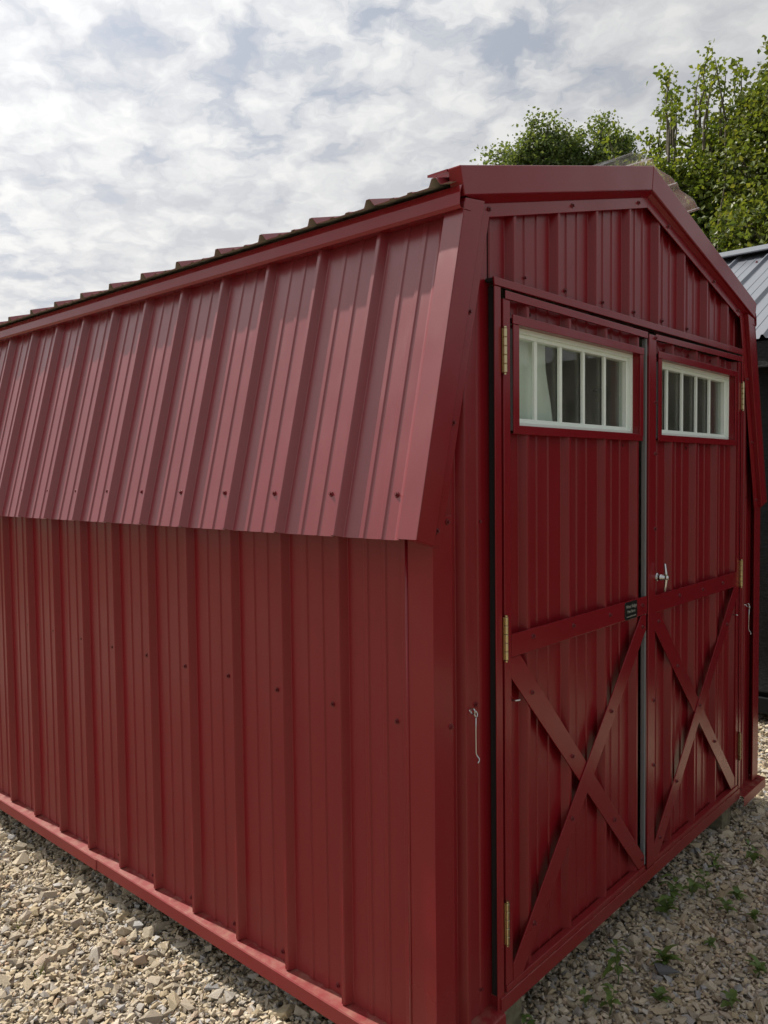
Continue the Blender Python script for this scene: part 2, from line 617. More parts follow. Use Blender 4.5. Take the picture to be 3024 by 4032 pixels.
# roof lines (crest level, in x-z): lower slope A(bottom) -> B(top), upper slope C(eave) -> D(ridge)
LA = Vector((-0.086, 1.352)); LB = Vector((0.108, 2.150))
def mir(p): return Vector((2 * XC - p.x, p.y))
UC = Vector((0.056, 2.203)); UD = Vector((XC, 2.500))


def rake_z(x):
    """wall top at the gable"""
    xx = x if x <= XC else 2 * XC - x
    hi = UC.y + (UD.y - UC.y) * (xx - UC.x) / (UD.x - UC.x) - 0.045
    lo = LA.y + (LB.y - LA.y) * (xx - LA.x) / (LB.x - LA.x) - 0.06
    return min(hi, lo)


# --- side walls in 36 inch sheets
P36 = 4 * 0.2286
for s in range(5):
    y0 = 0.03 if s == 0 else 0.318 + 0.2286 * 0.14 + P36 * s - 0.2286 * 3
    y1 = min(LEN, 0.318 + 0.2286 * 0.14 + P36 * (s + 1) - 0.2286 * 3)
    if y1 - y0 < 0.05:
        continue
    sheet('wall_panel', shed, (PAN + 0.0004 * (s % 2), 0, 0), (0, 1, 0), (0, 0, 1), (-1, 0, 0), y0, y1, ZB, 1.50, 0.318, 0.2286)
    sheet('wall_panel', shed, (WR - PAN - 0.0004 * (s % 2), 0, 0), (0, 1, 0), (0, 0, 1), (1, 0, 0), y0, y1, ZB, 1.50, 0.318, 0.2286)
# --- front wall sheets: left strip, gable sheets over the doors, right strip
FS, FP = 0.360, 0.2286
Fa = ((0, PAN, 0), (1, 0, 0), (0, 0, 1), (0, -1, 0))
sheet('wall_panel', shed, *Fa, 0.03, 0.272, ZB, rake_z, FS - FP * 0.98, FP, cuts=[0.1, 0.15, 0.2])
sheet('wall_panel', shed, *Fa, 0.262, 1.165, 1.985, rake_z, FS, FP, cuts=[0.2, 0.25, XC])
sheet('wall_panel', shed, (0, PAN + 0.0006, 0), *Fa[1:], 1.160, 2.14, 1.985, rake_z, FS, FP, cuts=[XC, 2.1])
sheet('wall_panel', shed, *Fa, 2.135, WR - 0.03, ZB, rake_z, FS, FP, cuts=[2.2, 2.25, 2.3])
# --- back wall
sheet('wall_panel', shed, (0, LEN, 0), (1, 0, 0), (0, 0, 1), (0, 1, 0), 0.02, 1.2, ZB, rake_z, FS, FP, cuts=[0.1, 0.15, 0.2, XC])
sheet('wall_panel', shed, (0, LEN + .0006, 0), (1, 0, 0), (0, 0, 1), (0, 1, 0), 1.19, WR - 0.02, ZB, rake_z, FS, FP, cuts=[XC, 2.2, 2.25, 2.3])

# --- corner trims (angles lying on the rib crests)
for (cx, sx) in ((0.0, 1), (WR, -1)):
    pl = [(cx, -0.004), (cx + sx * 0.075, -0.004), (cx + sx * 0.075, 0.0005), (cx + sx * 0.004, 0.0005), (cx + sx * 0.004, 0.0745), (cx + sx * 0.004, 0.0755), (cx, 0.0755)]
    # front corner: extrude vertically
    n = len(pl)
    zt = 1.40
    vs = [(a - sx * 0.004, b_, ZB) for a, b_ in pl] + [(a - sx * 0.004, b_, zt) for a, b_ in pl]
    fs = [list(range(n)), list(range(2 * n - 1, n - 1, -1))] + [[(i + 1) % n, i, i + n, (i + 1) % n + n] for i in range(n)]
    bm = bmesh.new()
    bv = [bm.verts.new(v) for v in vs]
    for f in fs:
        bm.faces.new([bv[i] for i in f])
    bmesh.ops.recalc_face_normals(bm, faces=bm.faces)
    me = bpy.data.meshes.new('corner_trim')
    bm.to_mesh(me); bm.free()
    me.materials.append(M_REDTRIM)
    o = link(bpy.data.objects.new('corner_trim', me), shed)
    md = o.modifiers.new('edge', 'BEVEL'); md.width = 0.0015; md.segments = 2; md.limit_method = 'ANGLE'
    tube('trim_hem', [(cx - sx * 0.0035, 0.0765, ZB), (cx - sx * 0.0035, 0.0765, 0.8), (cx - sx * 0.0035, 0.0765, zt)], 0.0042, M_REDTRIM, shed, 10)

# --- roof sheets
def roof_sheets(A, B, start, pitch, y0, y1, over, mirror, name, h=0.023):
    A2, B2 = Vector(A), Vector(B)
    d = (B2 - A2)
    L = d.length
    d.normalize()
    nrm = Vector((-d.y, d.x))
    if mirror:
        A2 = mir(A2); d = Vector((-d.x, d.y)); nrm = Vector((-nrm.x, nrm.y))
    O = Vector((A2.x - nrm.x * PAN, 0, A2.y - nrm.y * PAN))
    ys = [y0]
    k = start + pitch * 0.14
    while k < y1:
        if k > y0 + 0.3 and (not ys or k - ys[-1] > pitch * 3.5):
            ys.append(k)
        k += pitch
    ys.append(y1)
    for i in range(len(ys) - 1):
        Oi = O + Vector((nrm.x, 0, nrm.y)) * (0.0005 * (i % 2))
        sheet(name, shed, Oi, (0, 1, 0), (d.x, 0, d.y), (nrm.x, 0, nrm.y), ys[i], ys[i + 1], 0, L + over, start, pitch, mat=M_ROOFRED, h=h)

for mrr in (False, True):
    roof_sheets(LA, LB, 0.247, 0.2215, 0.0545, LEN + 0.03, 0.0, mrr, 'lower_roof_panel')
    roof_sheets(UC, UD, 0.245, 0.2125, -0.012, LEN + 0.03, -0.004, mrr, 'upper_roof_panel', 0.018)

# --- upper eave fascia, both sides (formed channel under the roof sheets)
for mrr in (False, True):
    prof = [(0.130, 2.184), (0.090, 2.176), (0.083, 2.158), (0.081, 2.130), (0.085, 2.123), (0.125, 2.126)]
    vs, fs = [], []
    ysn = [-0.0275, 0.5, 1.2, 2.0, 2.8, LEN + 0.02]
    for (x, z) in prof:
        for y in ysn:
            vs.append(((2 * XC - x) if mrr else x, y, z))
    k = len(ysn)
    for i in range(len(prof) - 1):
        for j in range(k - 1):
            q = [i * k + j, i * k + j + 1, (i + 1) * k + j + 1, (i + 1) * k + j]
            fs.append(q if mrr else q[::-1])
    o = mesh('eave_fascia', vs, fs, M_REDTRIM, shed, solid=0.0015, bevel=0.002)

# --- rake trims on the front (and plain ones at the back)
def rake(y_face, y_in, sgn):
    yt = y_in + 0.06 * sgn
    for mrr in (False, True):
        top0, top1 = (0.0815, 2.220), (XC + 0.004, 2.513)
        bot0, bot1 = (0.100, 2.154), (XC + 0.004 - 0.012, 2.431)
        # mitre at the ridge
        if mrr:
            q = [(2 * XC - a, z) for a, z in (top0, bot0)]
            poly = [top1, q[0], q[1], bot1]
        else:
            poly = [top0, top1, bot1, bot0]
        if mrr:
            poly = [(a + 0.0008, z) if i in (0, 3) else (a, z) for i, (a, z) in enumerate(poly)]
        o = prism('rake_trim', poly, y_face, y_in, M_REDTRIM, shed, bevel=0.003)
        # top return lying over the roof sheets
        tp = [poly[0], poly[1], (poly[1][0], poly[1][1] - 0.006), (poly[0][0], poly[0][1] - 0.006)]
        prism('rake_return', tp, y_in + 0.0005 * sgn, yt, M_REDTRIM, shed, bevel=0)

rake(-0.028, 0.010, 1)
rake(LEN + 0.04, LEN + 0.005, -1)

# sloped soffits of the rake trims and their flanges screwed to the gable sheets
for mrr in (False, True):
    f = (lambda p: (2 * XC + 0.02 - p[0] + 0.0006, p[1])) if mrr else (lambda p: p)
    r0, r1 = (0.102, 2.1555), (XC + 0.010, 2.4345)      # bottom edge of the rake face
    w0, w1 = (0.198, 2.1640), (XC + 0.010, 2.4165)      # where the soffit meets the wall
    q0, q1 = (0.200, 2.1300), (XC + 0.010, 2.3825)      # bottom of the flange
    prism('rake_flange', [f(w0), f(w1), f(q1), f(q0)], -0.0045, -0.0005, M_REDTRIM, shed)
    vs = [(*f(r0)[:1], -0.0265, f(r0)[1]), (*f(r1)[:1], -0.0265, f(r1)[1]), (*f(w1)[:1], -0.0046, f(w1)[1]), (*f(w0)[:1], -0.0046, f(w0)[1])]
    mesh('rake_soffit', vs, [[3, 2, 1, 0] if not mrr else [0, 1, 2, 3]], M_REDTRIM, shed, solid=0.001)

# --- lower rake trims: front face, return over the lower roof and flange on the wall
dl = (LB - LA).normalized()
nl = Vector((-dl.y, dl.x))
for mrr in (False, True):
    f = (lambda p: (2 * XC - p[0], p[1])) if mrr else (lambda p: tuple(p))
    face = [(-0.089, 1.353), (0.1065, 2.152), (0.186, 2.162), (-0.024, 1.334)]
    prism('lower_rake_trim', [f(p) for p in face], -0.0255, 0.006, M_REDTRIM, shed, bevel=0.002)
    fl = [(-0.022, 1.330), (0.188, 2.150), (0.232, 2.150), (0.022, 1.330)]
    prism('lower_rake_flange', [f(p) for p in fl], -0.009, -0.005, M_REDTRIM, shed)
    # return over the lower roof, crest level, with a small hem
    vs, fs = [], []
    prof = [(-0.0270, 0.0055), (0.030, 0.0050), (0.037, -0.012), (0.055, -0.0192), (0.0600, -0.0204)]
    for (y, h) in prof:
        for v in (0.0, (LB - LA).length - 0.01):
            p = LA + dl * v + nl * h
            vs.append((*[f((p.x, p.y))[0]], y, p.y))
    for i in range(len(prof) - 1):
        q = [2 * i, 2 * i + 1, 2 * i + 3, 2 * i + 2]
        fs.append(q if not mrr else q[::-1])
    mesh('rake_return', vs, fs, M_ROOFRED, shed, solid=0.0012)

# --- loose clear corrugated sheet lying over the ridge
vs, fs = [], []
wav = []
for i in range(0, 148):
    x = 1.06 + 0.62 * i / 147
    z = 2.548 - 0.045 * ((x - 1.19) / 0.25) ** 2 if x < 1.19 else 2.548 - 0.015 * ((x - 1.19) / 0.30) - 0.012 * ((x - 1.19) / 0.30) ** 2
    dr = abs((x - 1.215 + 0.229 * 0.5) % 0.229 - 0.229 * 0.5)
    dm = min(abs((x - 1.215) % 0.229 - 0.0763), abs((x - 1.215) % 0.229 - 0.1527))
    wav.append((x, z + 0.011 * max(0.0, min(1.0, (0.026 - dr) / 0.016))))
ys = [0.0, 0.05, 0.10, 0.16, 0.22, 0.28]
for x, z in wav:
    for j, y in enumerate(ys):
        edge = (0.006 * math.sin(x * 31) + 0.010 * (x - 1.2)) if j == 0 else 0
        sag = -(0.004 + 0.05 * abs(x - 1.19))
        vs.append((x, y + edge, z + (sag if j else 0.0) * min(1.0, y / 0.35)))
k = len(ys)
for i in range(len(wav) - 1):
    for j in range(k - 1):
        fs.append([i * k + j, (i + 1) * k + j, (i + 1) * k + j + 1, i * k + j + 1])
o = mesh('corrugated_sheet', vs, fs, M_CLEAR, None, solid=0.0014)
tag(o, 'loose clear corrugated plastic sheet lying over the red shed ridge', 'sheet')

# --- base flashing with a dusty top ledge
def base_flange(name, a0, a1, fixed, out, axis, zt=0.083, zb=0.038):
    """angle with a top ledge and a drip lip; runs from a0 to a1"""
    o_ = fixed + out
    s = 1 if out > 0 else -1
    prof = [(fixed - s * 0.026, zt + 0.003), (o_ - s * 0.003, zt - 0.004), (o_, zt - 0.007), (o_ + s * 0.002, zb), (o_ - s * 0.003, zb - 0.002)]
    vs, fs = [], []
    for p, z in prof:
        for a in (a0, a1):
            vs.append((p, a, z) if axis == 'Y' else (a, p, z))
    for i in range(len(prof) - 1):
        fs.append([2 * i, 2 * i + 1, 2 * i + 3, 2 * i + 2])
    bm = bmesh.new()
    bv = [bm.verts.new(v) for v in vs]
    for f in fs:
        bm.faces.new([bv[i] for i in f])
    bmesh.ops.recalc_face_normals(bm, faces=bm.faces)
    if bm.faces[0].normal.z < 0 if hasattr(bm.faces, '__getitem__') and not bm.faces.ensure_lookup_table() else False:
        for f in bm.faces:
            f.normal_flip()
    me = bpy.data.meshes.new(name)
    bm.to_mesh(me); bm.free()
    me.materials.append(M_REDBASE)
    o = link(bpy.data.objects.new(name, me), shed)
    md = o.modifiers.new('t', 'SOLIDIFY'); md.thickness = 0.0012; md.offset = -1
    return o

base_flange('base_flashing', -0.0165, 1.62, 0.0, -0.0165, 'Y')
base_flange('base_flashing', 1.60, LEN, 0.0, -0.0185, 'Y', 0.0815, 0.0365)
base_flange('base_flashing', -0.0165, LEN, WR, 0.030, 'Y')
base_flange('base_flashing', -0.0165, 0.262, 0.0, -0.0240, 'X')
base_flange('base_flashing', 2.120, WR + 0.030, 0.0, -0.0300, 'X')
box('door_sill', 0.262, 2.120, -0.012, 0.030, 0.070, 0.112, M_REDBASE, shed)
box('floor', 0.005, WR - 0.005, 0.031, LEN - 0.01, 0.040, 0.0780, M_PLY, shed, 0)
for x, ysk in ((0.36, 0.02), (1.19, 0.45), (2.08, 0.03)):
    box('skid', x - 0.05, x + 0.05, ysk, LEN - 0.02, GZ - 0.03, 0.0395, M_WOODDARK, shed, 0.004)

# --- door opening trims on the wall
box('jamb_trim', 0.252, 0.281, -0.0070, -0.0035, 0.060, 1.9740, M_REDTRIM, shed, 0.0012)
box('jamb_trim', 2.116, 2.140, -0.0070, -0.0035, 0.110, 1.9880, M_REDTRIM, shed, 0.0012)
box('foam_closure', 0.2640, 0.279, -0.0034, 0.0200, 0.112, 1.975, M_BLACKRUB, shed, 0)
box('foam_closure', 2.120, 2.138, -0.0034, 0.0200, 0.112, 1.975, M_BLACKRUB, shed, 0)
hd = prism('header_trim', [(0.250, 1.9745), (2.160, 1.9895), (2.160, 2.0140), (0.246, 1.9950)], -0.0095, -0.0045, M_REDTRIM, shed, 0.0012)
box('foam_closure', 0.252, 2.145, -0.0044, 0.0205, 1.9860, 1.9945, M_BLACKRUB, shed, 0)

# ------------------------------------------------------------------ screws
bm = bmesh.new()
bmesh.ops.create_cone(bm, cap_ends=True, segments=14, radius1=0.0072, radius2=0.0064, depth=0.0024, matrix=Matrix.Translation((0, 0, 0.0012)))
bmesh.ops.create_cone(bm, cap_ends=True, segments=6, radius1=0.0042, radius2=0.0038, depth=0.0052, matrix=Matrix.Translation((0, 0, 0.0050)))
SCREW = bpy.data.meshes.new('screw')
bm.to_mesh(SCREW); bm.free()
SCREW.materials.append(M_SCREW)


def screw(p, n, parent, s=1.0):
    o = bpy.data.objects.new('screw', SCREW)
    link(o, parent)
    q = Vector(n).to_track_quat('Z', 'Y') @ Euler((0, 0, random.uniform(0, 3))).to_quaternion()
    tilt = Euler((random.uniform(-.06, .06), random.uniform(-.06, .06), 0)).to_quaternion()
    o.matrix_basis = Matrix.LocRotScale(Vector(p), q @ tilt, Vector((s, s, s)))


NF = (0, -1, 0)
NS = (-1, 0, 0)
# side wall: a row at mid height and one at the foot, in the pan beside each rib
for k in range(-1, 13):
    y = 0.318 + 0.2286 * k
    screw((PAN, y + 0.046, 0.885 + random.uniform(-.003, .003)), NS, shed)
    if k >= 0:
        screw((PAN, y + 0.042, 0.112 + random.uniform(-.003, .003)), NS, shed)
# lower roof row near the foot
for k in range(-1, 13):
    y = 0.247 + 0.2215 * k + 0.048
    if k == -1:
        y = 0.074
    p = LA + dl * 0.108 - nl * (PAN - 0.0004)
    screw((p.x, y, p.y), (nl.x, 0, nl.y), shed)
# gable flange
for x in (0.232, 0.655, 1.095):
    z = 2.149 + (2.400 - 2.149) * (x - 0.200) / (XC + 0.01 - 0.200)
    screw((x, -0.0045, z), NF, shed)
for x in (1.335, 1.78, 2.06):
    xx = 2 * XC + 0.02 - x
    z = 2.149 + (2.400 - 2.149) * (xx - 0.200) / (XC + 0.01 - 0.200)
    screw((x, -0.0045, z), NF, shed)
# lower rake flanges
for t_ in (0.02, 0.33, 0.66):
    x = -0.002 + (0.208 + 0.002) * t_ + 0.003
    z = 1.330 + 0.82 * t_ + 0.02
    screw((x + 0.001, -0.009, z), NF, shed)
    screw((2 * XC - x, -0.009, z), NF, shed)
# over the header, on the left strip, right strip
for x in (0.440, 0.660, 0.895, 1.12, 1.35, 1.58):
    screw((x, PAN - 0.0002, 2.026 + 0.006 * x), NF, shed)
for x, z in ((0.052, 1.385), (0.220, 1.377), (0.060, 0.890), (0.200, 0.908), (0.215, 0.150), (2.26, 1.38), (2.23, 1.385), (2.26, 0.90)):
    screw((x, PAN if x > 0.2 else -0.0042 if x < 0.07 else PAN, z), NF, shed)

# ------------------------------------------------------------------ doors


def rot_strip(p, q, w):
    """polygon of a flat strip between two points (x, z), ends cut square"""
    p, q = Vector(p), Vector(q)
    d = (q - p).normalized()
    n = Vector((-d.y, d.x)) * w / 2
    return [p + n, q + n, q - n, p - n]


HKN = None


def hinge(parent, x, zb, L, side):
    """plated butt hinge: two leaves and five knuckles, one mesh"""
    vs, fs = [], []
    def add(g):
        b0 = len(vs)
        vs.extend(g[0])
        fs.extend([[i + b0 for i in f] for f in g[1]])
    n = 5
    for k in range(n):
        z0 = zb + L * k / n + 0.0006
        z1 = zb + L * (k + 1) / n - 0.0006
        add(tube_geo([(x, -0.0130, z0), (x, -0.0130, z0 + .001), (x, -0.0130, z1 - .001), (x, -0.0130, z1)], [0.0052, 0.0060, 0.0060, 0.0052], 14))
    for z, r in ((zb - 0.003, 0.0044), (zb + L + 0.003, 0.0048)):
        add(tube_geo([(x, -0.0130, z - 0.002), (x, -0.0130, z + 0.002)], [r, r], 12))
    for sx in (-1, 1):
        x0, x1 = sorted((x + sx * 0.003, x + sx * 0.0075))
        y0, y1 = -0.0095, -0.0075
        if sx != side:
            y0, y1 = -0.0100, -0.0080
        base = len(vs)
        for yy in (y0, y1):
            for xx, zz in ((x0, zb), (x1, zb), (x1, zb + L), (x0, zb + L)):
                vs.append(Vector((xx, yy, zz)))
        for f in ([0, 1, 2, 3], [7, 6, 5, 4], [0, 4, 5, 1], [1, 5, 6, 2], [2, 6, 7, 3], [3, 7, 4, 0]):
            fs.append([i + base for i in f])
    return mesh('hinge', vs, fs, M_BRASS, parent, smooth=False)


def make_door(x0, x1, ribstart, stile_l, stile_r, win, label):
    """x0..x1 sheet; win = opening (wx0, wx1, wz0, wz1)"""
    wx0, wx1, wz0, wz1 = win
    vs, fs = [], []
    for (a, b_, z0, z1) in ((x0, x1, 0.118, wz0), (x0, x1, wz1, 1.958), (x0, wx0, wz0, wz1), (wx1, x1, wz0, wz1)):
        v_, f_ = sheet_geo(*Fa, a, b_, z0, z1, ribstart, FP)
        n = len(vs)
        vs += v_
        fs += [[i + n for i in f] for f in f_]
    d = mesh('door', vs, fs, M_RED, shed, solid=0.0012, back=M_BACK)
    d['label'] = label
    return d


def window(door, ox0, ox1, oz0, oz1, fx0, fx1, fz0, fz1, munt, tw):
    """steel trim frame (outer o..), white vinyl frame (f..), bars and glass"""
    yf, yb = -0.0070, -0.0035
    box('window_trim', ox0 + 0.0005, ox1 - 0.0005, yf + 0.0010, yb, oz0, oz0 + tw, M_REDTRIM, door, 0.001)
    box('window_trim', ox0 - 0.004, ox1 + 0.001, yf - 0.0025, yb - 0.0015, oz1 - tw, oz1, M_REDTRIM, door, 0.001)
    box('window_trim', ox0, ox0 + 0.028, yf - 0.0008, yb - 0.0005, oz0 + tw * 0.12, oz1 - tw - 0.0005, M_REDTRIM, door, 0.001)
    box('window_trim', ox1 - 0.026, ox1, yf - 0.0008, yb - 0.0005, oz0 + tw * 0.6, oz1 - tw - 0.0005, M_REDTRIM, door, 0.001)
    # inner returns of the trim, back to the white frame
    box('trim_return', ox1 - 0.028, ox1 - 0.0245, yb + 0.0002, 0.030, oz0 + tw * 0.9, oz1 - tw * 0.9, M_REDTRIM, door, 0)
    box('trim_return', ox0 + 0.0245, ox0 + 0.028, yb + 0.0002, 0.030, oz0 + tw * 0.9, oz1 - tw * 0.9, M_REDTRIM, door, 0)
    box('trim_return', ox0 + 0.0285, ox1 - 0.0285, yb + 0.0002, 0.030, oz0 + tw - 0.004, oz0 + tw - 0.0005, M_REDTRIM, door, 0)
    box('trim_return', ox0 + 0.0285, ox1 - 0.0285, yb + 0.0002, 0.030, oz1 - tw + 0.0005, oz1 - tw + 0.004, M_REDTRIM, door, 0)
    box('foam_closure', ox0 + 0.003, ox0 + 0.016, yb + 0.0003, 0.0205, oz0 + 0.010, oz1 - 0.035, M_RUBBER, door, 0)
    box('foam_closure', ox1 - 0.016, ox1 - 0.003, yb + 0.0003, 0.0205, oz0 + 0.010, oz1 - 0.035, M_BLACKRUB, door, 0)
    box('foam_closure', ox0 + 0.017, ox1 - 0.017, yb + 0.0003, 0.0205, oz0 + 0.004, oz0 + 0.014, M_BLACKRUB, door, 0)
    box('foam_closure', ox0 + 0.017, ox1 - 0.017, yb + 0.0003, 0.0205, oz1 - 0.014, oz1 - 0.004, M_BLACKRUB, door, 0)
    # white frame with a stepped sash
    y0, y1 = 0.018, 0.062
    fw = 0.019
    box('window_frame', fx0, fx1, y0, y1, fz0, fz0 + fw, M_WHITE, door, 0.0015)
    box('window_frame', fx0, fx1, y0, y1, fz1 - fw, fz1, M_WHITE, door, 0.0015)
    box('window_frame', fx0, fx0 + fw, y0, y1, fz0 + fw, fz1 - fw, M_WHITE, door, 0.0015)
    box('window_frame', fx1 - fw, fx1, y0, y1, fz0 + fw, fz1 - fw, M_WHITE, door, 0.0015)
    sx0, sx1, sz0, sz1 = fx0 + fw, fx1 - fw, fz0 + fw, fz1 - fw
    sw = 0.011
    ys0, ys1 = 0.030, 0.056
    box('window_sash', sx0, sx1, ys0, ys1, sz0, sz0 + sw, M_WHITE, door, 0.001)
    box('window_sash', sx0, sx1, ys0, ys1, sz1 - sw, sz1, M_WHITE, door, 0.001)
    box('window_sash', sx0, sx0 + sw, ys0, ys1, sz0 + sw, sz1 - sw, M_WHITE, door, 0.001)
    box('window_sash', sx1 - sw, sx1, ys0, ys1, sz0 + sw, sz1 - sw, M_WHITE, door, 0.001)
    for m in munt:
        box('window_bar', m - 0.0075, m + 0.0075, 0.033, 0.0415, sz0 + sw, sz1 - sw, M_WHITE, door, 0.001)
    edges = [sx0 + sw * 0.5] + list(munt) + [sx1 - sw * 0.5]
    for a, b_ in zip(edges[:-1], edges[1:]):
        box('glass_pane', a + 0.0004, b_ - 0.0004, 0.0435, 0.0465, sz0 + sw * 0.5, sz1 - sw * 0.5, M_GLASS, door, 0)


# left door
DL = make_door(0.294, 1.158, 0.422, 0, 0, (0.365, 1.108, 1.625, 1.893), 'left door with a black plaque on its middle rail')
box('door_stile', 0.2935, 0.325, -0.0060, 0.0200, 0.1305, 1.9470, M_REDTRIM, DL, 0.0015)
box('door_top_trim', 0.300, 1.1665, -0.0085, -0.0062, 1.9475, 1.9690, M_REDTRIM, DL, 0.0015)
box('door_bottom_trim', 0.294, 1.160, -0.0085, 0.016, 0.1125, 0.1300, M_REDTRIM, DL, 0.0015)
box('weatherstrip', 1.1590, 1.1690, -0.004, 0.012, 0.1310, 1.9470, M_RUBBER, DL, 0.002)
box('middle_rail', 0.3255, 1.170, -0.0070, -0.0005, 1.012, 1.073, M_REDTRIM, DL, 0.001)
prism('brace', [(0.3255, 1.010), (0.372, 1.010), (1.160, 0.165), (1.160, 0.1305), (1.118, 0.1305), (0.3255, 0.957)], -0.0040, -0.0003, M_REDTRIM, DL, 0.0008)
prism('brace', [(1.160, 1.0105), (1.120, 1.0105), (0.3258, 0.176), (0.3258, 0.1306), (0.372, 0.1306), (1.160, 0.958)], -0.0080, -0.0043, M_REDTRIM, DL, 0.0008)
window(DL, 0.338, 1.133, 1.602, 1.912, 0.358, 1.112, 1.618, 1.897, [0.515, 0.655, 0.795, 0.935], 0.0235)
for zb in (1.757, 1.012, 0.250):
    hinge(DL, 0.2890, zb, 0.113, 1)
for x in (0.430, 0.655, 0.890, 1.130):
    screw((x, -0.0070, 1.048 + random.uniform(-.004, .004)), NF, DL)
for x, z, y in ((0.430, 0.895, -.004), (0.655, 0.655, -.004), (0.930, 0.370, -.004), (1.140, 0.160, -.004), (1.130, 0.972, -.008), (0.900, 0.735, -.008), (0.645, 0.470, -.008), (0.430, 0.245, -.008)):
    screw((x, y, z), NF, DL)
for x, z in ((0.347, 1.588), (0.690, 1.585), (1.035, 1.586), (0.362, 1.921), (0.463, 1.932), (0.690, 1.932), (0.920, 1.932)):
    screw((x, PAN, z), NF, DL, 0.9)
# brace notch pin (screw eye for the hook)
tube('hook_eye', [(0.3315, 0.0, 0.895), (0.3315, -0.016, 0.896), (0.338, -0.022, 0.897), (0.345, -0.018, 0.897)], 0.0024, M_ZINC, DL)

# plaque with lettering
bm = bmesh.new()
px0, px1, pz0, pz1 = 0.995, 1.085, 1.012, 1.071
rad = 0.008
ring = []
for cx, cz, a0 in ((px1 - rad, pz1 - rad, 0), (px0 + rad, pz1 - rad, 90), (px0 + rad, pz0 + rad, 180), (px1 - rad, pz0 + rad, 270)):
    for k in range(5):
        a = math.radians(a0 + k * 22.5)
        ring.append((cx + rad * math.cos(a), cz + rad * math.sin(a)))
bm.free()
prism('plaque', ring, -0.0098, -0.0071, M_PLAQUE, DL, 0.0006)


def lettering(body, x, z, size, parent):
    cu = bpy.data.curves.new('lettering', 'FONT')
    cu.body = body
    cu.size = size
    cu.align_x = 'CENTER'
    cu.extrude = 0.0002
    tmp = bpy.data.objects.new('tmp', cu)
    COL.objects.link(tmp)
    dg = bpy.context.evaluated_depsgraph_get()
    me = bpy.data.meshes.new_from_object(tmp.evaluated_get(dg))
    bpy.data.objects.remove(tmp)
    me.transform(Matrix.Translation((x, -0.0101, z)) @ Matrix.Rotation(math.radians(90), 4, 'X'))
    me.materials.clear()
    me.materials.append(M_LETTER)
    o = bpy.data.objects.new('lettering', me)
    return link(o, parent)


lettering('West Ridge', 1.040, 1.050, 0.0165, DL)
lettering('Mini Barns', 1.040, 1.034, 0.0140, DL)
lettering('www.minibarns.com', 1.040, 1.020, 0.0085, DL)

# right door
DR = make_door(1.206, 2.100, 1.400, 0, 0, (1.290, 2.035, 1.625, 1.893), 'right door with a chrome T handle')
box('door_stile', 1.1725, 1.2300, -0.0100, -0.0060, 0.1150, 1.9640, M_REDTRIM, DR, 0.0015)
box('door_stile', 2.078, 2.1050, -0.0060, 0.0200, 0.1305, 1.9570, M_REDTRIM, DR, 0.0015)
prism('door_top_trim', [(1.2305, 1.9500), (2.1080, 1.9600), (2.1080, 1.9820), (1.2305, 1.9700)], -0.0085, -0.0062, M_REDTRIM, DR, 0.001)
box('door_bottom_trim', 1.2305, 2.104, -0.0085, 0.016, 0.1125, 0.1300, M_REDTRIM, DR, 0.0015)
box('middle_rail', 1.2305, 2.0775, -0.0070, -0.0005, 1.005, 1.066, M_REDTRIM, DR, 0.001)
prism('brace', [(1.2306, 1.0045), (1.276, 1.0045), (2.0775, 0.170), (2.0775, 0.1305), (2.036, 0.1305), (1.2306, 0.955)], -0.0040, -0.0003, M_REDTRIM, DR, 0.0008)
prism('brace', [(2.0775, 1.0046), (2.040, 1.0046), (1.2308, 0.176), (1.2308, 0.1306), (1.276, 0.1306), (2.0775, 0.958)], -0.0080, -0.0043, M_REDTRIM, DR, 0.0008)
window(DR, 1.256, 2.060, 1.604, 1.914, 1.280, 2.042, 1.620, 1.899, [1.428, 1.570, 1.712, 1.853], 0.0235)
for zb in (1.757, 1.000, 0.245):
    hinge(DR, 2.1105, zb, 0.113, -1)
for x in (1.45, 1.68, 1.90):
    screw((x, -0.0070, 1.037 + random.uniform(-.004, .004)), NF, DR)
for x, z, y in ((1.440, 0.780, -.004), (1.830, 0.395, -.004), (1.270, 0.970, -.004), (1.950, 0.860, -.008), (1.655, 0.585, -.008), (1.430, 0.350, -.008), (1.280, 0.190, -.008)):
    screw((x, y, z), NF, DR)
for z in (1.955, 1.735, 1.560, 1.300, 0.700, 0.470):
    screw((1.221, -0.0100, z), NF, DR)
for x, z in ((1.290, 1.936), (1.365, 1.934), (1.590, 1.936), (1.820, 1.938), (1.290, 1.587), (1.575, 1.586)):
    screw((x, PAN, z), NF, DR, 0.9)
# T handle: rose, shank and cross bar
vs, fs = [], []
def addg(g):
    b0 = len(vs)
    vs.extend(g[0]); fs.extend([[i + b0 for i in f] for f in g[1]])
hx, hz = 1.262, 1.128
addg(tube_geo([(hx, 0.001, hz), (hx, -0.004, hz), (hx, -0.006, hz)], [0.015, 0.015, 0.011], 18))
addg(tube_geo([(hx, -0.006, hz), (hx, -0.018, hz), (hx, -0.020, hz), (hx, -0.031, hz)], [0.0115, 0.0115, 0.009, 0.0085], 14))
addg(tube_geo([(hx, -0.030, hz), (hx, -0.040, hz), (hx, -0.044, hz)], [0.0075, 0.0085, 0.004], 12))
addg(tube_geo([(hx - .001, -0.027, hz - 0.048), (hx - .001, -0.029, hz - 0.047), (hx, -0.032, hz - 0.03), (hx, -0.035, hz), (hx, -0.032, hz + 0.03), (hx + .001, -0.029, hz + 0.047), (hx + .001, -0.027, hz + 0.048)],
              [0.0025, 0.0042, 0.0048, 0.0066, 0.0048, 0.0042, 0.0025], 14))
mesh('handle', vs, fs, M_CHROME, DR, smooth=True)
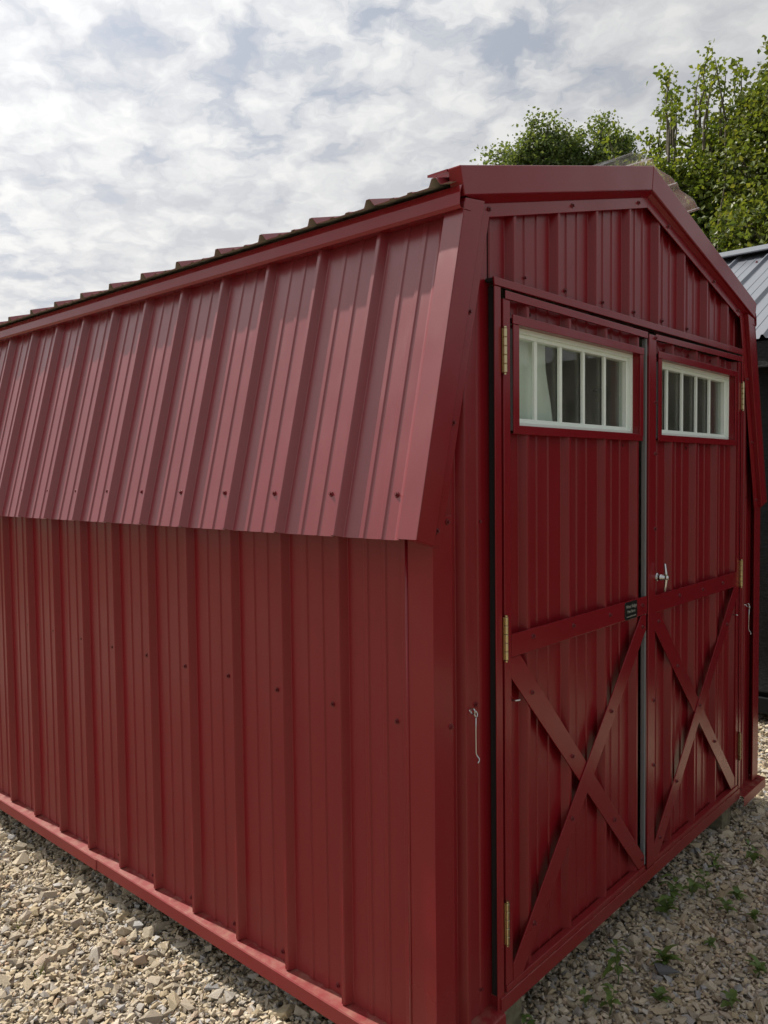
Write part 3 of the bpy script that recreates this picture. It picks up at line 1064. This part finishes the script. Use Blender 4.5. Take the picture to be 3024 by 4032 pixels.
tube('hook_eye', [(2.047, 0.0, 0.885), (2.047, -0.016, 0.886), (2.041, -0.022, 0.887), (2.034, -0.018, 0.887)], 0.0024, M_ZINC, DR)
# sash latch behind the left window
o = prism('window_latch', [(0.955, 1.772), (0.990, 1.776), (0.998, 1.768), (0.990, 1.760), (0.957, 1.760), (0.950, 1.766)], 0.055, 0.085, M_PLAQUE, DL, 0.003)

# hooks hanging on the strips beside the doors
def hook(x, z, L, s):
    y = -0.002
    vs, fs = [], []
    def addg(g):
        b0 = len(vs)
        vs.extend(g[0]); fs.extend([[i + b0 for i in f] for f in g[1]])
    # screw eye
    pts = [(x - 0.006 * s, PAN, z + 0.001), (x - 0.006 * s, y, z + 0.001)]
    addg(tube_geo(pts, [0.0024, 0.0024], 8))
    ring = [(x - 0.006 * s, y - 0.007 + 0.007 * math.cos(a), z + 0.001 + 0.007 * math.sin(a)) for a in np.linspace(0, 2 * math.pi, 13)]
    addg(tube_geo(ring, [0.0021] * len(ring), 8))
    # rod with a loop on top and a crook below
    loop = [(x + 0.0055 * math.sin(a) * s, y - 0.012 + 0.002 * math.cos(a), z - 0.006 + 0.0065 * math.cos(a)) for a in np.linspace(0.3, 5.9, 12)]
    addg(tube_geo(loop, [0.0020] * len(loop), 8))
    rod = [(x, y - 0.012, z - 0.012), (x + 0.002 * s, y - 0.010, z - 0.05), (x + 0.005 * s, y - 0.008, z - L + 0.012), (x + 0.007 * s, y - 0.010, z - L + 0.004), (x + 0.008 * s, y - 0.013, z - L), (x + 0.008 * s, y - 0.016, z - L - 0.003), (x + 0.003 * s, y - 0.019, z - L - 0.006), (x - 0.004 * s, y - 0.020, z - L - 0.009)]
    addg(tube_geo(rod, [0.0020] * len(rod), 8))
    o = mesh('latch_hook', vs, fs, M_ZINC, shed, smooth=True)
    return o

hook(0.150, 0.908, 0.118, 1)
hook(2.215, 0.905, 0.118, 1)

# pale sheet hanging inside behind the left window
vs, fs = [], []
nx, nz = 30, 10
for i in range(nx + 1):
    for j in range(nz + 1):
        s = i / nx
        x = 0.345 + 0.335 * s + (0.022 * math.sin(j * 0.75 - 1.0)) * s
        z = 1.45 + 0.52 * j / nz
        y = 0.078 + 0.007 * math.sin(s * 19) + 0.004 * math.sin(s * 41 + j * 0.3) + 0.012 * s
        vs.append((x, y, z))
for i in range(nx):
    for j in range(nz):
        a = i * (nz + 1) + j
        fs.append([a, a + nz + 1, a + nz + 2, a + 1])
cur = mesh('hanging_sheet', vs, fs, M_CLOTH, None, smooth=True, solid=0.002)
tag(cur, 'pale sheet hanging inside behind the left door window', 'curtain')

# ------------------------------------------------------------------ black building behind on the right
bb = empty('black_building', (5.5, 1.4, GZ), 'black boarded building with a ribbed grey metal roof at the right edge', 'building')
EX, EZ, RX, RZ = 3.56, 2.295, 5.5, 3.285
BY0, BY1 = -3.0, 4.6
d = Vector((RX - EX, RZ - EZ)); Lr = d.length; d.normalize()
nr = Vector((-d.y, d.x))
for k in range(8):
    y0 = BY0 - 0.15 + k * 1.0
    y1 = min(y0 + 1.0, BY1 + 0.15)
    sheet('roof_panel', bb, (EX - nr.x * PAN, 0, EZ - nr.y * PAN + 0.0005 * (k % 2)), (0, 1, 0), (d.x, 0, d.y), (nr.x, 0, nr.y), y0, y1, 0, Lr, 0.10, 0.25, mat=M_GREYROOF, back=M_BLACKTRIM)
    sheet('roof_panel', bb, (2 * RX - EX + nr.x * PAN, 0, EZ - nr.y * PAN + 0.0005 * (k % 2)), (0, 1, 0), (-d.x, 0, d.y), (-nr.x, 0, nr.y), y0, y1, 0, Lr, 0.10, 0.25, mat=M_GREYROOF, back=M_BLACKTRIM)
prism('ridge_cap', [(RX - 0.16, RZ - 0.035), (RX, RZ + 0.040), (RX + 0.16, RZ - 0.035), (RX + 0.16, RZ - 0.048), (RX, RZ + 0.026), (RX - 0.16, RZ - 0.048)], BY0 - 0.16, BY1 + 0.16, M_GREYROOF, bb, 0.003)
box('fascia_board', EX + 0.02, EX + 0.05, BY0 - 0.1, BY1 + 0.1, 2.105, 2.262, M_BLACKWALL, bb, 0.004)
box('fascia_board', 2 * RX - EX - 0.05, 2 * RX - EX - 0.02, BY0 - 0.1, BY1 + 0.1, 2.105, 2.262, M_BLACKWALL, bb, 0.004)
box('soffit', EX + 0.051, EX + 0.20, BY0 - 0.09, BY1 + 0.09, 2.13, 2.15, M_BLACKTRIM, bb, 0)
WX = 3.72
for k in range(28):          # vertical boards of the wall that faces the red shed
    y0 = BY0 + k * (BY1 - BY0) / 28
    y1 = y0 + (BY1 - BY0) / 28 - 0.012
    box('wall_board', WX + 0.004 * (k % 2), WX + 0.03, y0, y1, 0.13, 2.128, M_BLACKWALL, bb, 0.003)
prism('wall', [(WX + 0.031, 0.10), (2 * RX - WX - 0.03, 0.10), (2 * RX - WX - 0.03, 2.2), (RX, 3.19), (WX + 0.031, 2.2)], BY0, BY1, M_BLACKTRIM, bb, 0)
box('base_beam', WX - 0.02, WX + 0.12, BY0, BY1, 0.0, 0.099, M_BLACKTRIM, bb, 0.004)
for y in (BY0 + 0.1, 0.2, 2.2, BY1 - 0.3):
    box('skid_block', WX + 0.03, 2 * RX - WX - 0.03, y, y + 0.15, GZ - 0.02, -0.001, M_WOODDARK, bb, 0.003)
for k in range(-2, 7):
    p = Vector((EX, EZ)) + d * (Lr - 0.30) - nr * (PAN - 0.001)
    screw((p.x, 0.10 + 0.25 * k + 0.05, p.y), (nr.x, 0, nr.y), bb, 1.5)

# ------------------------------------------------------------------ stones
bm = bmesh.new()
PROTO = []
prng = np.random.default_rng(11)
for k in range(14):
    bm = bmesh.new()
    cub = np.array([[i, j, l] for i in (-1, 1) for j in (-1, 1) for l in (-1, 1)], float) * 0.66
    p = cub + prng.normal(0, 0.33, size=(8, 3))
    ex = prng.normal(size=(2, 3)); ex /= np.linalg.norm(ex, axis=1)[:, None]
    if k % 2:
        p = np.concatenate([p, ex * prng.uniform(0.85, 1.1, (2, 1))])
    p *= np.array([1.2, prng.uniform(0.55, 0.95), prng.uniform(0.38, 0.75)])
    for q in p:
        bm.verts.new(q)
    r = bmesh.ops.convex_hull(bm, input=bm.verts)
    bmesh.ops.delete(bm, geom=[g for g in r['geom_interior'] if isinstance(g, bmesh.types.BMVert)], context='VERTS')
    bmesh.ops.triangulate(bm, faces=bm.faces)
    bm.verts.ensure_lookup_table()
    bm.verts.index_update()
    V = np.array([v.co[:] for v in bm.verts])
    F = np.array([[v.index for v in f.verts] for f in bm.faces])
    PROTO.append((V, F))
    bm.free()


def in_shed(x, y):
    return (x > 0.10) & (x < WR - 0.10) & (y > 0.12) & (y < LEN - 0.1)


def in_view(x, y, z=-0.05, m=0.0):
    d = np.stack([x - CAM_POS.x, y - CAM_POS.y, np.full_like(x, z - CAM_POS.z)], -1)
    w = d @ np.array(FWD)
    u = d @ np.array(RIGHT) / np.maximum(w, 1e-3) * 1725 / 1659
    v = d @ np.array(UP) / np.maximum(w, 1e-3) * 1725 / 1659
    return (w > 0.3) & (np.abs(u) < 0.5 + m) & (np.abs(v) < 0.6667 + m), w


def scatter(x0, x1, y0, y1, dens, smin, smed, sig, smax, zoff):
    n = int((x1 - x0) * (y1 - y0) * dens)
    x = rng.uniform(x0, x1, n); y = rng.uniform(y0, y1, n)
    s = np.clip(smed * np.exp(rng.normal(0, sig, n)), smin, smax)
    k = ~in_shed(x, y)
    thin = np.sin(x * 5.3 + 1.1) * np.sin(y * 4.1 + 0.6) + 0.7 * np.sin(x * 11.7 - y * 9.3)
    k &= ~((thin < -0.55) & (s > 0.007) & (rng.uniform(0, 1, n) < 0.55))
    return x[k], y[k], s[k], np.full(k.sum(), zoff)


REG = [(-1.0, 0.30, -0.1, 3.3, 1.0), (0.0, 3.0, -1.0, 0.16, 1.0), (2.2, 4.2, -0.6, 1.6, 0.8),
       (-2.4, -1.0, -1.6, 4.2, 0.30), (-1.0, 0.0, -1.8, -0.1, 0.30), (0.0, 3.6, -2.4, -1.0, 0.30), (2.2, 3.8, 1.6, 4.0, 0.25), (-1.0, 0.2, 3.3, 5.0, 0.3)]
xs, ys_, ss, zz = [], [], [], []
for (x0, x1, y0, y1, f_) in REG:
    for (dn, a, m_, sg, mx_, zo) in ((6000, 0.003, 0.0054, 0.30, 0.009, 0.000), (3000, 0.005, 0.0084, 0.30, 0.015, 0.003), (380, 0.010, 0.0142, 0.30, 0.026, 0.005)):
        r = scatter(x0, x1, y0, y1, dn * f_ * (1 if f_ > 0.5 else 0.8), a, m_, sg, mx_, zo)
        xs.append(r[0]); ys_.append(r[1]); ss.append(r[2]); zz.append(r[3])
X = np.concatenate(xs); Y = np.concatenate(ys_); S = np.concatenate(ss); Z0 = np.concatenate(zz)
# gentle unevenness of the bed
def bed(x, y):
    return 0.010 * np.sin(x * 3.1 + 1.2) * np.cos(y * 2.3 + 0.4) + 0.006 * np.sin(x * 7.7 + y * 5.1)
Z = GZ + 0.004 + Z0 + S * 0.22 + 0.5 * np.maximum(bed(X, Y), -0.004) + rng.uniform(0, 0.004, len(X))
vis, depth = in_view(X, Y)
# seen past the shed: left of its side or in front of it / right of it
open_ = vis & ((X < -0.03) | (Y < -0.03) | (X > WR + 0.05))
px_size = np.where(open_, S / np.maximum(depth, 0.3), 0)
order = np.argsort(-px_size)
single = np.zeros(len(X), bool)
single[order[:300]] = True


def rand_rot(n):
    yaw = rng.uniform(0, 2 * math.pi, n); p = rng.normal(0, 0.35, n); r = rng.normal(0, 0.35, n)
    flip = rng.integers(0, 2, n) * math.pi
    return yaw, p, r + flip


yaw, pit, rol = rand_rot(len(X))
cy, sy = np.cos(yaw), np.sin(yaw); cp, sp_ = np.cos(pit), np.sin(pit); cr, sr = np.cos(rol), np.sin(rol)
ROT = np.empty((len(X), 3, 3))
ROT[:, 0, 0] = cy * cp; ROT[:, 0, 1] = cy * sp_ * sr - sy * cr; ROT[:, 0, 2] = cy * sp_ * cr + sy * sr
ROT[:, 1, 0] = sy * cp; ROT[:, 1, 1] = sy * sp_ * sr + cy * cr; ROT[:, 1, 2] = sy * sp_ * cr - cy * sr
ROT[:, 2, 0] = -sp_; ROT[:, 2, 1] = cp * sr; ROT[:, 2, 2] = cp * cr
SC = S[:, None] * rng.uniform(0.85, 1.15, (len(X), 3))
KIND = rng.integers(0, len(PROTO), len(X))
allV, allF, off = [], [], 0
for k, (V, F) in enumerate(PROTO):
    idx = np.where((KIND == k) & ~single)[0]
    P = V[None] * SC[idx][:, None, :]
    P = np.einsum('nij,nvj->nvi', ROT[idx], P)
    P += np.stack([X[idx], Y[idx], Z[idx]], -1)[:, None, :]
    nf = F[None] + (np.arange(len(idx)) * len(V))[:, None, None] + off
    allV.append(P.reshape(-1, 3)); allF.append(nf.reshape(-1, 3))
    off += len(idx) * len(V)
VV = np.concatenate(allV); FF = np.concatenate(allF)


def fast_mesh(name, V, F, mat):
    me = bpy.data.meshes.new(name)
    me.vertices.add(len(V))
    me.vertices.foreach_set('co', V.astype(np.float32).ravel())
    k = F.shape[1]
    me.loops.add(F.size)
    me.loops.foreach_set('vertex_index', F.astype(np.int32).ravel())
    me.polygons.add(len(F))
    me.polygons.foreach_set('loop_start', np.arange(0, F.size, k, dtype=np.int32))
    me.polygons.foreach_set('loop_total', np.full(len(F), k, dtype=np.int32))
    me.polygons.foreach_set('use_smooth', np.zeros(len(F), dtype=bool))
    me.update(calc_edges=True)
    me.validate()
    me.materials.append(mat)
    return me


gv = bpy.data.objects.new('gravel', fast_mesh('gravel', VV, FF, M_STONE))
COL.objects.link(gv)
tag(gv, 'tan and grey crushed limestone gravel around the red shed', 'gravel', kind='stuff')
SM = []
for k, (V, F) in enumerate(PROTO):
    SM.append(fast_mesh('stone', V, F, M_STONE))
for i in np.where(single)[0]:
    o = bpy.data.objects.new('stone', SM[KIND[i]])
    COL.objects.link(o)
    o.parent = gm
    m3 = Matrix([list(r) for r in ROT[i]]).to_4x4()
    o.matrix_basis = Matrix.Translation((X[i], Y[i], Z[i] + 0.15 * S[i])) @ m3 @ Matrix.Diagonal((*SC[i], 1))

M_SLATE, t, b = new_mat('dark_slate')
t.links.new(ramp(t, noise(t, objco(t), 30, 5, 0.6), [(0.3, (0.06, 0.06, 0.065)), (0.7, (0.13, 0.13, 0.135))]), b.inputs['Base Color'])
setb(b, None, 0.8)
sv_, sf_ = PROTO[3]
sl_ = bpy.data.objects.new('stone', fast_mesh('stone', sv_, sf_, M_SLATE))
COL.objects.link(sl_)
sl_.parent = gm
sl_['label'] = 'dark grey slate stone under a rosette weed'
sl_.matrix_basis = Matrix.LocRotScale(Vector((0.905, -0.185, GZ + 0.030)), Euler((0.2, 0.1, -0.7)), Vector((0.028, 0.024, 0.020)))

# ------------------------------------------------------------------ weeds in the gravel
def leaf_mesh(name, L, W, bend, mat, notch=False):
    n = 7
    vs, fs = [], []
    for i in range(n + 1):
        t = i / n
        w = W * (math.sin(math.pi * min(1, t ** 0.8)) ** 0.8) * (1.0 if not notch or i % 2 == 0 else 0.72) + 0.0004
        x = L * t
        z = bend * t * (1 - 1.25 * t) * L
        vs += [(x, -w, z + 0.22 * w), (x, 0, z), (x, w, z + 0.22 * w)]
    for i in range(n):
        a = i * 3
        fs += [[a, a + 3, a + 4, a + 1], [a + 1, a + 4, a + 5, a + 2]]
    me = bpy.data.meshes.new(name)
    me.from_pydata(vs, [], fs)
    me.materials.append(mat)
    me.polygons.foreach_set('use_smooth', [True] * len(me.polygons))
    return me


LEAVES = [leaf_mesh('leaf', 0.042, 0.012, 0.7, M_WEED), leaf_mesh('leaf', 0.034, 0.013, 0.5, M_WEED, True), leaf_mesh('leaf', 0.050, 0.010, 0.9, M_WEED, True)]


def weed(name, x, y, h, nl_, spread, label, kind=0, size=1.0, group='weeds in the gravel'):
    e = empty(name, (x, y, GZ), label, 'weed', group)
    st = []
    lean = (random.uniform(-.25, .25), random.uniform(-.25, .25))
    top = Vector((lean[0] * h, lean[1] * h, h))
    pts = [Vector((0, 0, -0.01)), top * 0.35 + Vector((0.004, -0.003, 0)), top * 0.7 + Vector((-0.003, 0.003, 0)), top]
    vs, fs = tube_geo(pts, [0.0022, 0.0019, 0.0015, 0.0009], 6)
    me = bpy.data.meshes.new('stem')
    me.from_pydata([tuple(v) for v in vs], [], fs)
    me.materials.append(M_STEM)
    o = bpy.data.objects.new('stem', me); COL.objects.link(o); o.parent = e
    for i in range(nl_):
        t = (0.25 + 0.75 * (i / max(1, nl_ - 1))) if spread == 'tall' else random.uniform(0.1, 0.6)
        p = top * t
        a = i * 2.4 + random.uniform(-.4, .4)
        tilt = random.uniform(0.0, 0.5) if spread == 'tall' else random.uniform(0.3, 1.1)
        s = size * random.uniform(0.75, 1.25) * (1.1 - 0.35 * t if spread == 'tall' else 1.0)
        o = bpy.data.objects.new('leaf', LEAVES[(kind + (i % 3 == 0)) % 3])
        COL.objects.link(o); o.parent = e
        o.matrix_basis = Matrix.LocRotScale(p + Vector((0, 0, 0.01)), Euler((random.uniform(-.3, .3), -tilt, a)), Vector((s, s, s)))
    return e


WEEDS = [
    (0.772, -0.092, 0.120, 9, 'tall', 'tall narrow weed with toothed leaves nearest the left door bottom', 2, 0.95),
    (0.942, -0.168, 0.045, 11, 'rosette', 'bushy rosette weed behind a dark grey stone', 2, 1.0),
    (0.634, -0.130, 0.070, 7, 'tall', 'small leafy weed between the tall weed and the frame bottom', 1, 0.85),
    (0.605, -0.070, 0.050, 5, 'tall', 'sparse seedling closest to the shed corner', 1, 0.7),
    (0.776, -0.225, 0.035, 8, 'rosette', 'low rosette weed right of the tall weed', 0, 0.7),
    (0.875, -0.395, 0.045, 6, 'tall', 'seedling near the bottom right corner', 1, 0.85),
    (1.098, -0.397, 0.050, 8, 'rosette', 'leafy weed cut by the right edge of the picture', 1, 0.9),
    (1.139, -0.236, 0.030, 10, 'rosette', 'small star shaped weed alone in the gravel', 2, 0.55),
    (1.225, -0.056, 0.070, 12, 'tall', 'broad leaved weed clump below the door seam', 1, 1.1),
    (1.310, -0.035, 0.110, 10, 'tall', 'leafy weed growing against the sill right of the seam', 1, 1.1),
    (1.402, -0.065, 0.090, 8, 'tall', 'weed with dark stem beside the broad leaved clump', 0, 0.9),
    (1.374, -0.214, 0.060, 8, 'tall', 'middle weed of the group right of the broad leaved clump', 1, 0.85),
    (1.465, -0.110, 0.080, 8, 'tall', 'upright weed in front of the right door', 1, 0.8),
    (1.498, -0.205, 0.050, 9, 'rosette', 'fern like weed between two upright weeds', 2, 0.7),
    (1.396, -0.301, 0.040, 7, 'rosette', 'low weed among grey stones near the right edge', 0, 0.75),
    (1.650, -0.080, 0.070, 8, 'tall', 'weed under the far half of the right door', 1, 0.8),
    (1.800, -0.175, 0.090, 9, 'tall', 'farthest upright weed at the right edge', 2, 0.9),
    (0.402, -0.012, 0.055, 6, 'tall', 'bright green weed at the near skid end under the corner', 1, 0.8),
]
for w in WEEDS:
    weed('weed', *w[:6], kind=w[6], size=w[7] * 1.15)

# grass tufts and dry stalks on the sunny side
def tuft(x, y, n, h, label):
    vs, fs = [], []
    for i in range(n):
        a = random.uniform(0, 6.28); r = random.uniform(0, 0.02)
        bx, by = r * math.cos(a), r * math.sin(a)
        hh = h * random.uniform(0.5, 1.1); ln = random.uniform(0.1, 0.8) * hh
        w = 0.0013
        ca, sa = math.cos(a), math.sin(a)
        for t, ww in ((0, w), (0.5, w * 0.9), (1.0, 0.0002)):
            cx, cy_, cz = bx + ca * ln * t * t, by + sa * ln * t * t, hh * t
            vs += [(x + cx - sa * ww, y + cy_ + ca * ww, GZ + cz), (x + cx + sa * ww, y + cy_ - ca * ww, GZ + cz)]
        b0 = len(vs) - 6
        fs += [[b0, b0 + 1, b0 + 3, b0 + 2], [b0 + 2, b0 + 3, b0 + 5, b0 + 4]]
    o = mesh('grass_tuft', vs, fs, M_GRASS)
    return tag(o, label, 'grass', 'grass tufts in the sunny gravel')


tuft(-0.225, 2.05, 40, 0.045, 'grass tuft at the left edge of the gravel')
tuft(-0.30, 1.62, 16, 0.030, 'thin grass tuft in the middle of the sunny gravel')
tuft(-0.37, 1.30, 18, 0.030, 'pale grass tuft near the bottom left corner')
tuft(-0.20, 1.18, 14, 0.028, 'small grass tuft nearer the shed at the bottom left')
for i, (x, y, a, L, lab) in enumerate(((-0.26, 1.93, 0.9, 0.10, 'dry stalk beside the left grass tuft'), (-0.06, 2.05, 0.4, 0.06, 'dry stalk lying in the shade strip'), (-0.22, 1.34, 2.2, 0.09, 'dry stalk lying across the sunny stones'), (0.66, -0.045, -0.35, 0.16, 'brown twig lying near the left door bottom'))):
    p = [Vector((x, y, GZ + 0.030)), Vector((x + L * .5 * math.cos(a), y + L * .5 * math.sin(a), GZ + 0.040)), Vector((x + L * math.cos(a), y + L * math.sin(a), GZ + 0.032))]
    tag(tube('dry_stalk', p, [0.0012, 0.0011, 0.0007], M_STRAW if i < 3 else M_BARK, None, 6), lab, 'stalk', 'dry stalks')

# ------------------------------------------------------------------ trees
def make_tree(name, base, blobs, leafmat, leaf, n_limb, n_twig, n_leaf, seed, trunk_r, label, shoots=0, stems=1, group='trees behind the sheds'):
    """blobs: (offset from base, radii) that fill the crown"""
    r = np.random.default_rng(seed)
    e = empty(name, base, label, 'tree', group)
    tv, tf = [], []

    def add(g):
        b0 = len(tv)
        tv.extend(g[0]); tf.extend([[i + b0 for i in f] for f in g[1]])
    vol = np.array([b_[1][0] * b_[1][1] * b_[1][2] for b_ in blobs]) ** 0.7
    vol /= vol.sum()
    topz = max(b_[0][2] + b_[1][2] for b_ in blobs)
    ends, dirs = [], []
    for st in range(stems):
        off = Vector((r.normal(0, 0.10 * (stems > 1) * topz / 6), r.normal(0, 0.10 * (stems > 1) * topz / 6), 0))
        lean = Vector((r.normal(0, 0.05), r.normal(0, 0.05), 0)) * topz * (1.8 if stems > 1 else 1)
        tp = [off + lean * (t ** 1.3) + Vector((r.normal(0, .04), r.normal(0, .04), 0)) * t + Vector((0, 0, topz * 0.86 * t)) for t in np.linspace(0, 1, 8)]
        tr_ = [trunk_r * max(0.02, 1 - t) ** 0.9 for t in np.linspace(0, 1, 8)]
        add(tube_geo([(0, 0, -0.3 - 0 * st) if False else (tp[0].x, tp[0].y, -0.2)] + tp, [trunk_r * 1.25] + tr_, 9))
        for i in range(n_limb // stems):
            bi = r.choice(len(blobs), p=vol)
            c, rad = blobs[bi]
            v = r.normal(size=3); v /= np.linalg.norm(v)
            tgt = Vector(c) + Vector(v * np.array(rad) * r.uniform(0.35, 0.97))
            zs = max(0.12 * topz, min(tgt.z - r.uniform(0.1, 0.35) * topz, 0.8 * topz))
            t0 = zs / (topz * 0.86)
            k = min(6, int(t0 * 7)); fr_ = t0 * 7 - k
            p0 = tp[k].lerp(tp[k + 1], min(1, fr_))
            mid = p0.lerp(tgt, 0.5) + Vector((r.normal(0, .12), r.normal(0, .12), -0.04 * topz + r.normal(0, .1)))
            pl = [p0, p0.lerp(mid, .55), mid.lerp(tgt, .3), mid.lerp(tgt, .7) + Vector((0, 0, .03 * topz)), tgt]
            r0 = max(0.018, trunk_r * (0.50 - 0.25 * t0))
            add(tube_geo(pl, [r0, r0 * .8, r0 * .6, r0 * .4, r0 * .2], 6))
            for q in range(n_twig):
                s = pl[2].lerp(pl[4], r.uniform(0, 1))
                vv = r.normal(size=3); vv[2] = vv[2] * 0.6 + 0.35
                vv /= np.linalg.norm(vv)
                L = r.uniform(0.25, 0.9) * min(rad) * 0.75
                en = s + Vector(vv) * L
                # keep twigs inside the crown, softly
                rel = np.array(en - Vector(c)) / np.array(rad)
                nn_ = np.linalg.norm(rel)
                if nn_ > 1.08:
                    en = Vector(c) + Vector(rel / nn_ * r.uniform(0.9, 1.08) * np.array(rad))
                add(tube_geo([s, s.lerp(en, .5) + Vector((0, 0, -.02)), en], [r0 * .28 + .003, r0 * .16 + .002, .002], 4, False))
                ends.append(en); dirs.append((en - s))
                ends.append(s.lerp(en, 0.55)); dirs.append((en - s))
            ends.append(tgt); dirs.append(tgt - mid)
    for q in range(shoots):
        bi = r.choice(len(blobs), p=vol)
        c, rad = blobs[bi]
        a = r.uniform(0, 2 * math.pi)
        rr = math.sqrt(r.uniform(0, 1)) * 0.97
        st_ = Vector(c) + Vector((math.cos(a) * rr * rad[0], math.sin(a) * rr * rad[1], rad[2] * math.sqrt(max(0, 1 - rr * rr)) * 0.85))
        L = r.uniform(0.30, 1.0)
        en = st_ + Vector((r.normal(0, .16), r.normal(0, .16), 1)) * L
        add(tube_geo([st_ - Vector((0, 0, .4)), st_, st_.lerp(en, .5) + Vector((r.normal(0, .03), r.normal(0, .03), 0)), en], [.024, .018, .012, .006], 5, False))
        for t in (0.25, 0.5, 0.72, 0.9, 1.0):
            if r.uniform() < 0.85:
                ends.append(st_.lerp(en, t) + Vector((r.normal(0, .05), r.normal(0, .05), 0))); dirs.append(None)
    me = bpy.data.meshes.new('trunk')
    me.from_pydata([tuple(v) for v in tv], [], tf)
    me.materials.append(M_BARK)
    me.polygons.foreach_set('use_smooth', [True] * len(me.polygons))
    o = bpy.data.objects.new('trunk', me); COL.objects.link(o); o.parent = e
    # leaves
    E_ = np.array([p[:] for p in ends])
    isshoot = np.array([d_ is None for d_ in dirs])
    w = np.where(isshoot, 0.9, 1.0) * r.uniform(0.35, 1.5, len(E_))
    idx = r.choice(len(E_), n_leaf, p=w / w.sum())
    sig = np.where(isshoot[idx], leaf * 0.95, leaf * 1.75)[:, None]
    P = E_[idx] + r.normal(size=(n_leaf, 3)) * sig * np.array([1, 1, 0.75])
    nrm = r.normal(size=(n_leaf, 3)) + np.array([0, 0, 0.7]); nrm /= np.linalg.norm(nrm, axis=1)[:, None]
    ax = np.cross(nrm, r.normal(size=(n_leaf, 3))); ax /= np.linalg.norm(ax, axis=1)[:, None]
    ay = np.cross(nrm, ax)
    L = leaf * r.uniform(0.65, 1.25, n_leaf)[:, None]
    Wd = L * r.uniform(0.32, 0.46, n_leaf)[:, None]
    q0 = P - ax * L * .5
    q1 = P - ay * Wd + nrm * Wd * .25 + ax * L * .02
    q2 = P + ax * L * .5 - nrm * L * .12
    q3 = P + ay * Wd + nrm * Wd * .25 + ax * L * .02
    V = np.stack([q0, q1, q2, q3], 1).reshape(-1, 3)
    b4 = np.arange(n_leaf)[:, None] * 4
    F = np.concatenate([b4 + np.array([[0, 1, 2]]), b4 + np.array([[0, 2, 3]])], 1).reshape(-1, 3)
    me = fast_mesh('crown', V, F, leafmat)
    o = bpy.data.objects.new('crown', me); COL.objects.link(o); o.parent = e
    return e


# poplars further away, over the middle of the ridge
make_tree('poplar_tree', (17.65, 9.74, GZ), [((-.1, .1, 10.25), (.60, .60, 1.15)), ((.42, -.45, 9.6), (.55, .55, 1.15)), ((-.55, .6, 9.45), (.58, .58, 1.15)), ((.2, -.2, 8.0), (1.2, 1.2, 1.3))],
          M_LEAF_A, 0.090, 84, 11, 50000, 21, 0.20, 'tallest poplar crown over the middle of the red roof ridge', 0)
make_tree('poplar_tree', (18.20, 8.72, GZ), [((.12, -.15, 9.75), (.52, .52, 1.15)), ((-.38, .45, 9.5), (.52, .52, 1.25)), ((.48, -.55, 9.3), (.50, .50, 1.0)), ((0, 0, 7.8), (1.0, 1.0, 1.3))],
          M_LEAF_A, 0.090, 72, 11, 40000, 22, 0.19, 'forked poplar crown just left of the clear plastic sheet', 0)
make_tree('poplar_tree', (17.0, 10.90, GZ), [((0, 0, 9.35), (.80, .80, 1.15)), ((.55, -.55, 9.15), (.75, .75, 1.1)), ((0, 0, 7.9), (1.0, 1.0, 1.2))],
          M_LEAF_A, 0.095, 50, 11, 28000, 23, 0.18, 'lowest poplar crown at the left end of the tree row', 0)
make_tree('poplar_tree', (18.17, 12.70, GZ), [((0, 0, 9.3), (.45, .45, 1.40))],
          M_LEAF_A, 0.085, 14, 6, 4000, 24, 0.12, 'tip of a small tree barely showing over the roof left of the poplars', 0)
# nearer yellow green maples on the right
make_tree('maple_tree', (11.70, 3.62, GZ), [((0, .05, 6.45), (.90, .90, 1.1)), ((-.30, .78, 6.05), (.55, .55, .95)), ((0, .3, 4.8), (1.35, 1.35, 1.35)), ((.1, -.3, 3.7), (1.4, 1.4, 1.4))],
          M_LEAF_B, 0.080, 130, 10, 50000, 31, 0.16, 'yellow green maple with thin leafy shoots against the sky', 60, 4)
make_tree('maple_tree', (11.36, 4.55, GZ), [((0, 0, 5.75), (.50, .50, 1.05)), ((.1, -.2, 4.2), (.9, .9, 1.3))],
          M_LEAF_B, 0.088, 50, 10, 18000, 32, 0.10, 'slim light green maple directly behind the clear plastic sheet', 8, 2)
make_tree('hickory_tree', (11.05, 2.25, GZ), [((0, 0, 5.9), (.95, .95, 1.6)), ((.05, .2, 6.85), (.62, .62, .75)), ((0, 0, 4.0), (1.3, 1.3, 1.6))],
          M_LEAF_C, 0.082, 100, 11, 50000, 33, 0.14, 'tallest tree, cut by the right edge of the picture', 8, 2)
make_tree('maple_tree', (13.9, 3.60, GZ), [((0, 0, 5.2), (1.6, 1.6, 2.4)), ((0, 0, 3.2), (1.7, 1.7, 1.8))],
          M_LEAF_B, 0.085, 64, 9, 30000, 34, 0.15, 'bushy maple filling the gap above the grey roof', 6, 3)
make_tree('maple_tree', (15.2, 5.4, GZ), [((0, 0, 4.6), (1.6, 1.6, 2.2)), ((0, 0, 2.8), (1.7, 1.7, 1.6))],
          M_LEAF_A, 0.11, 50, 9, 16000, 35, 0.15, 'darker tree behind the maples', 4, 2)
